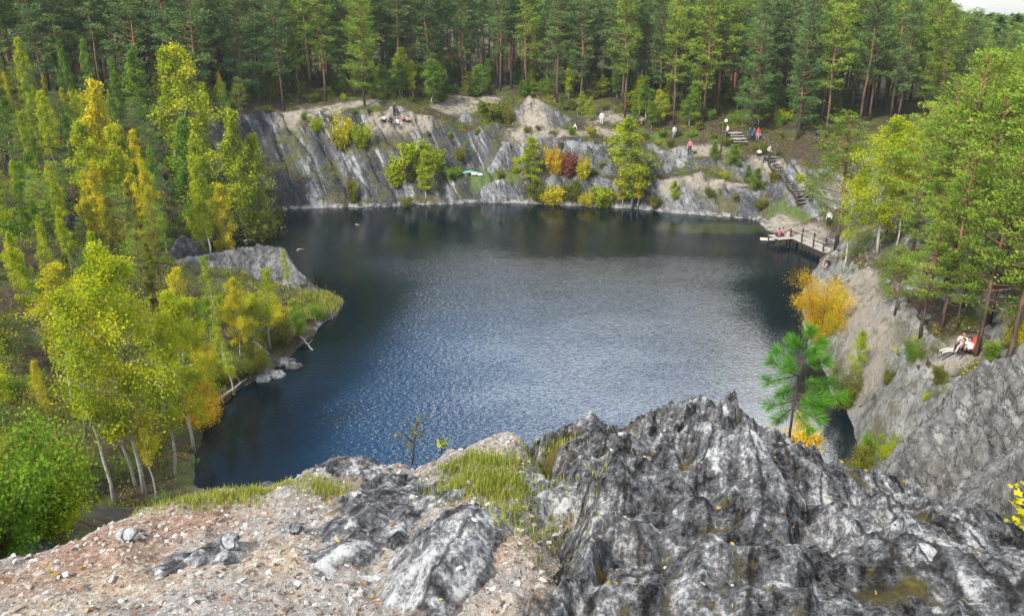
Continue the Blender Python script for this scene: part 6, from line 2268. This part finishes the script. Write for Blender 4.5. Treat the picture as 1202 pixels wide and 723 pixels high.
# the forest beyond the first ranks: one mass
far_pts = []
r2 = np.random.default_rng(99)
Vs, Qs, Ts, n0 = [], [], [], 0
trv, trq, trn = [], [], 0
trunks = MB()
for _ in range(1500):
    a = r2.uniform(-44, 44)
    rad0 = 150 + 320 * r2.random() ** 1.5 if abs(a) < 26 else 118 + 330 * r2.random() ** 1.4
    x, yv = rad0 * math.sin(R(a)), rad0 * math.cos(R(a))
    if dist_shore(np.clip(x, -140, 140), min(yv, 160)) < 44 and rad0 < 165:
        continue
    z = T(x, yv)
    px_, py_, dep = project((x, yv, z))
    h = r2.uniform(17, 22)
    if px_ > 1040:
        zm = at_y(px_, np.interp(px_, [1040, 1085, 1110, 1150, 1202, 1320], [-300, 0, 13, 17, 15, 15]) + abs(r2.normal(0, 3)), yv)[2]
        h = min(h, zm - z)
        if h < 7:
            continue
    n = 420 if rad0 < 220 else 220
    t = r2.random(n) ** .8
    prof = np.interp(t, [0, .3, .7, 1], [.7, 1, .65, .08]) * 3.0
    th = r2.uniform(0, 6.28, n)
    rr_ = prof * np.sqrt(r2.random(n))
    C = np.stack([x + rr_ * np.cos(th), yv + rr_ * np.sin(th), z + h * (.35 + .65 * t)], -1)
    A = np.stack([np.cos(th), np.sin(th), r2.normal(0, .4, n)], -1)
    V, Q = leaf_quads(C, r2.uniform(.8, 1.5, n), r2.uniform(.3, .55, n), A, r=r2)
    Vs.append(V)
    Qs.append(Q + n0)
    n0 += len(V)
    Ts.append(np.repeat(np.clip(.42 + r2.normal(0, .12) + r2.normal(0, .12, n), 0, 1), 4))
    trunks.tube([(x, yv, z - .3), (x, yv, z + h * .8)], [.2, .08], 5, False)
ff = obj('distant_forest', mesh_np('distant_forest', np.concatenate(Vs), [np.concatenate(Qs)], False, {'tint': np.concatenate(Ts)}), LEAF['pine'])
tag(ff, 'unbroken dark pine forest stretching away behind the first ranks of trees', 'forest', None, 'stuff')
tk = obj('distant_trunks', trunks.mesh('distant_trunks', True), BARK_P, ff)
tk['kind'] = 'stuff'



# ------------------------------------------------------------------ light, world, camera
SUN_EL, SUN_AZ = R(44), math.atan2(-.62, -.78)
sd = Vector((math.sin(SUN_AZ) * math.cos(SUN_EL), math.cos(SUN_AZ) * math.cos(SUN_EL), math.sin(SUN_EL)))
sun = bpy.data.lights.new('sun', 'SUN')
sun.energy = 3.3
sun.angle = R(6)
sun.color = (1, .95, .87)
so = bpy.data.objects.new('sun', sun)
COL.objects.link(so)
so.rotation_euler = (-sd).to_track_quat('-Z', 'Y').to_euler()

w = bpy.data.worlds.new('World')
SC.world = w
w.use_nodes = True
nt = w.node_tree
nt.nodes.clear()
out = nt.nodes.new('ShaderNodeOutputWorld')
sky = nt.nodes.new('ShaderNodeTexSky')
sky.sky_type = 'NISHITA'
sky.sun_disc = False
sky.sun_elevation = SUN_EL
sky.sun_rotation = SUN_AZ
bg1 = nt.nodes.new('ShaderNodeBackground')
bg1.inputs[1].default_value = .11
nt.links.new(sky.outputs[0], bg1.inputs[0])
tc = nt.nodes.new('ShaderNodeTexCoord').outputs['Generated']
sepw = nt.nodes.new('ShaderNodeSeparateXYZ')
nt.links.new(tc, sepw.inputs[0])
# clouds: noise over the sky plane plus one big bright bank ahead to the right
zc = math_n(nt, 'ADD', math_n(nt, 'MAXIMUM', sepw.outputs[2], 0.0), .22)
vx = math_n(nt, 'DIVIDE', sepw.outputs[0], zc)
vy = math_n(nt, 'DIVIDE', sepw.outputs[1], zc)
comb = nt.nodes.new('ShaderNodeCombineXYZ')
nt.links.new(vx, comb.inputs[0])
nt.links.new(vy, comb.inputs[1])
cn = noise(nt, comb.outputs[0], .9, 6, .58, .2)
dot = nt.nodes.new('ShaderNodeVectorMath')
dot.operation = 'DOT_PRODUCT'
nt.links.new(tc, dot.inputs[0])
cd = Vector((.20, .82, .50)).normalized()
dot.inputs[1].default_value = cd
bank = mapr(nt, dot.outputs['Value'], .89, .985)
dot2 = nt.nodes.new('ShaderNodeVectorMath')
dot2.operation = 'DOT_PRODUCT'
nt.links.new(tc, dot2.inputs[0])
dot2.inputs[1].default_value = Vector((-.42, .72, .55)).normalized()
hole = mapr(nt, dot2.outputs['Value'], .86, .98)
cm = mapr(nt, math_n(nt, 'SUBTRACT', math_n(nt, 'ADD', cn, math_n(nt, 'MULTIPLY', bank, .30)), math_n(nt, 'MULTIPLY', hole, .3)), .45, .64)
bg2 = nt.nodes.new('ShaderNodeBackground')
cs_ = nt.nodes.new('ShaderNodeMath')
cs_.operation = 'MULTIPLY_ADD'
nt.links.new(bank, cs_.inputs[0])
cs_.inputs[1].default_value = 4.6
cs_.inputs[2].default_value = .95
bg2.inputs[0].default_value = (.96, .98, 1, 1)
nt.links.new(cs_.outputs[0], bg2.inputs[1])
mx = nt.nodes.new('ShaderNodeMixShader')
nt.links.new(cm, mx.inputs[0])
nt.links.new(bg1.outputs[0], mx.inputs[1])
nt.links.new(bg2.outputs[0], mx.inputs[2])
nt.links.new(mx.outputs[0], out.inputs[0])

# thin autumn haze over the quarry
hz, hnt, hout = new_mat('haze_air')
pv = hnt.nodes.new('ShaderNodeVolumePrincipled')
pv.inputs['Color'].default_value = (.86, .93, 1, 1)
pv.inputs['Density'].default_value = .00022
hnt.links.new(pv.outputs[0], hout.inputs['Volume'])
hb_ = MB().box((0, 860, 32), (3400, 2800, 80))
haze = obj('haze', hb_.mesh('haze'), hz)
tag(haze, 'thin bluish haze hanging in the air over the quarry lake', 'haze', None, 'stuff')

cam = bpy.data.cameras.new('camera')
cam.sensor_width = 36
cam.lens = 36 * F / PW
cam.clip_end = 6000
cam.clip_start = .05
co = bpy.data.objects.new('camera', cam)
COL.objects.link(co)
co.location = (0, 0, CAMZ)
co.rotation_euler = (R(90) - PITCH, 0, 0)
SC.camera = co

SC.render.engine = 'CYCLES'
SC.cycles.use_denoising = True
SC.cycles.max_bounces = 6
SC.cycles.diffuse_bounces = 3
SC.cycles.glossy_bounces = 2
SC.cycles.transmission_bounces = 3
SC.cycles.transparent_max_bounces = 4
SC.cycles.sample_clamp_indirect = 4
SC.view_settings.view_transform = 'Standard'
SC.view_settings.look = 'None'
SC.view_settings.exposure = 0.8
SC.view_settings.gamma = 1.0
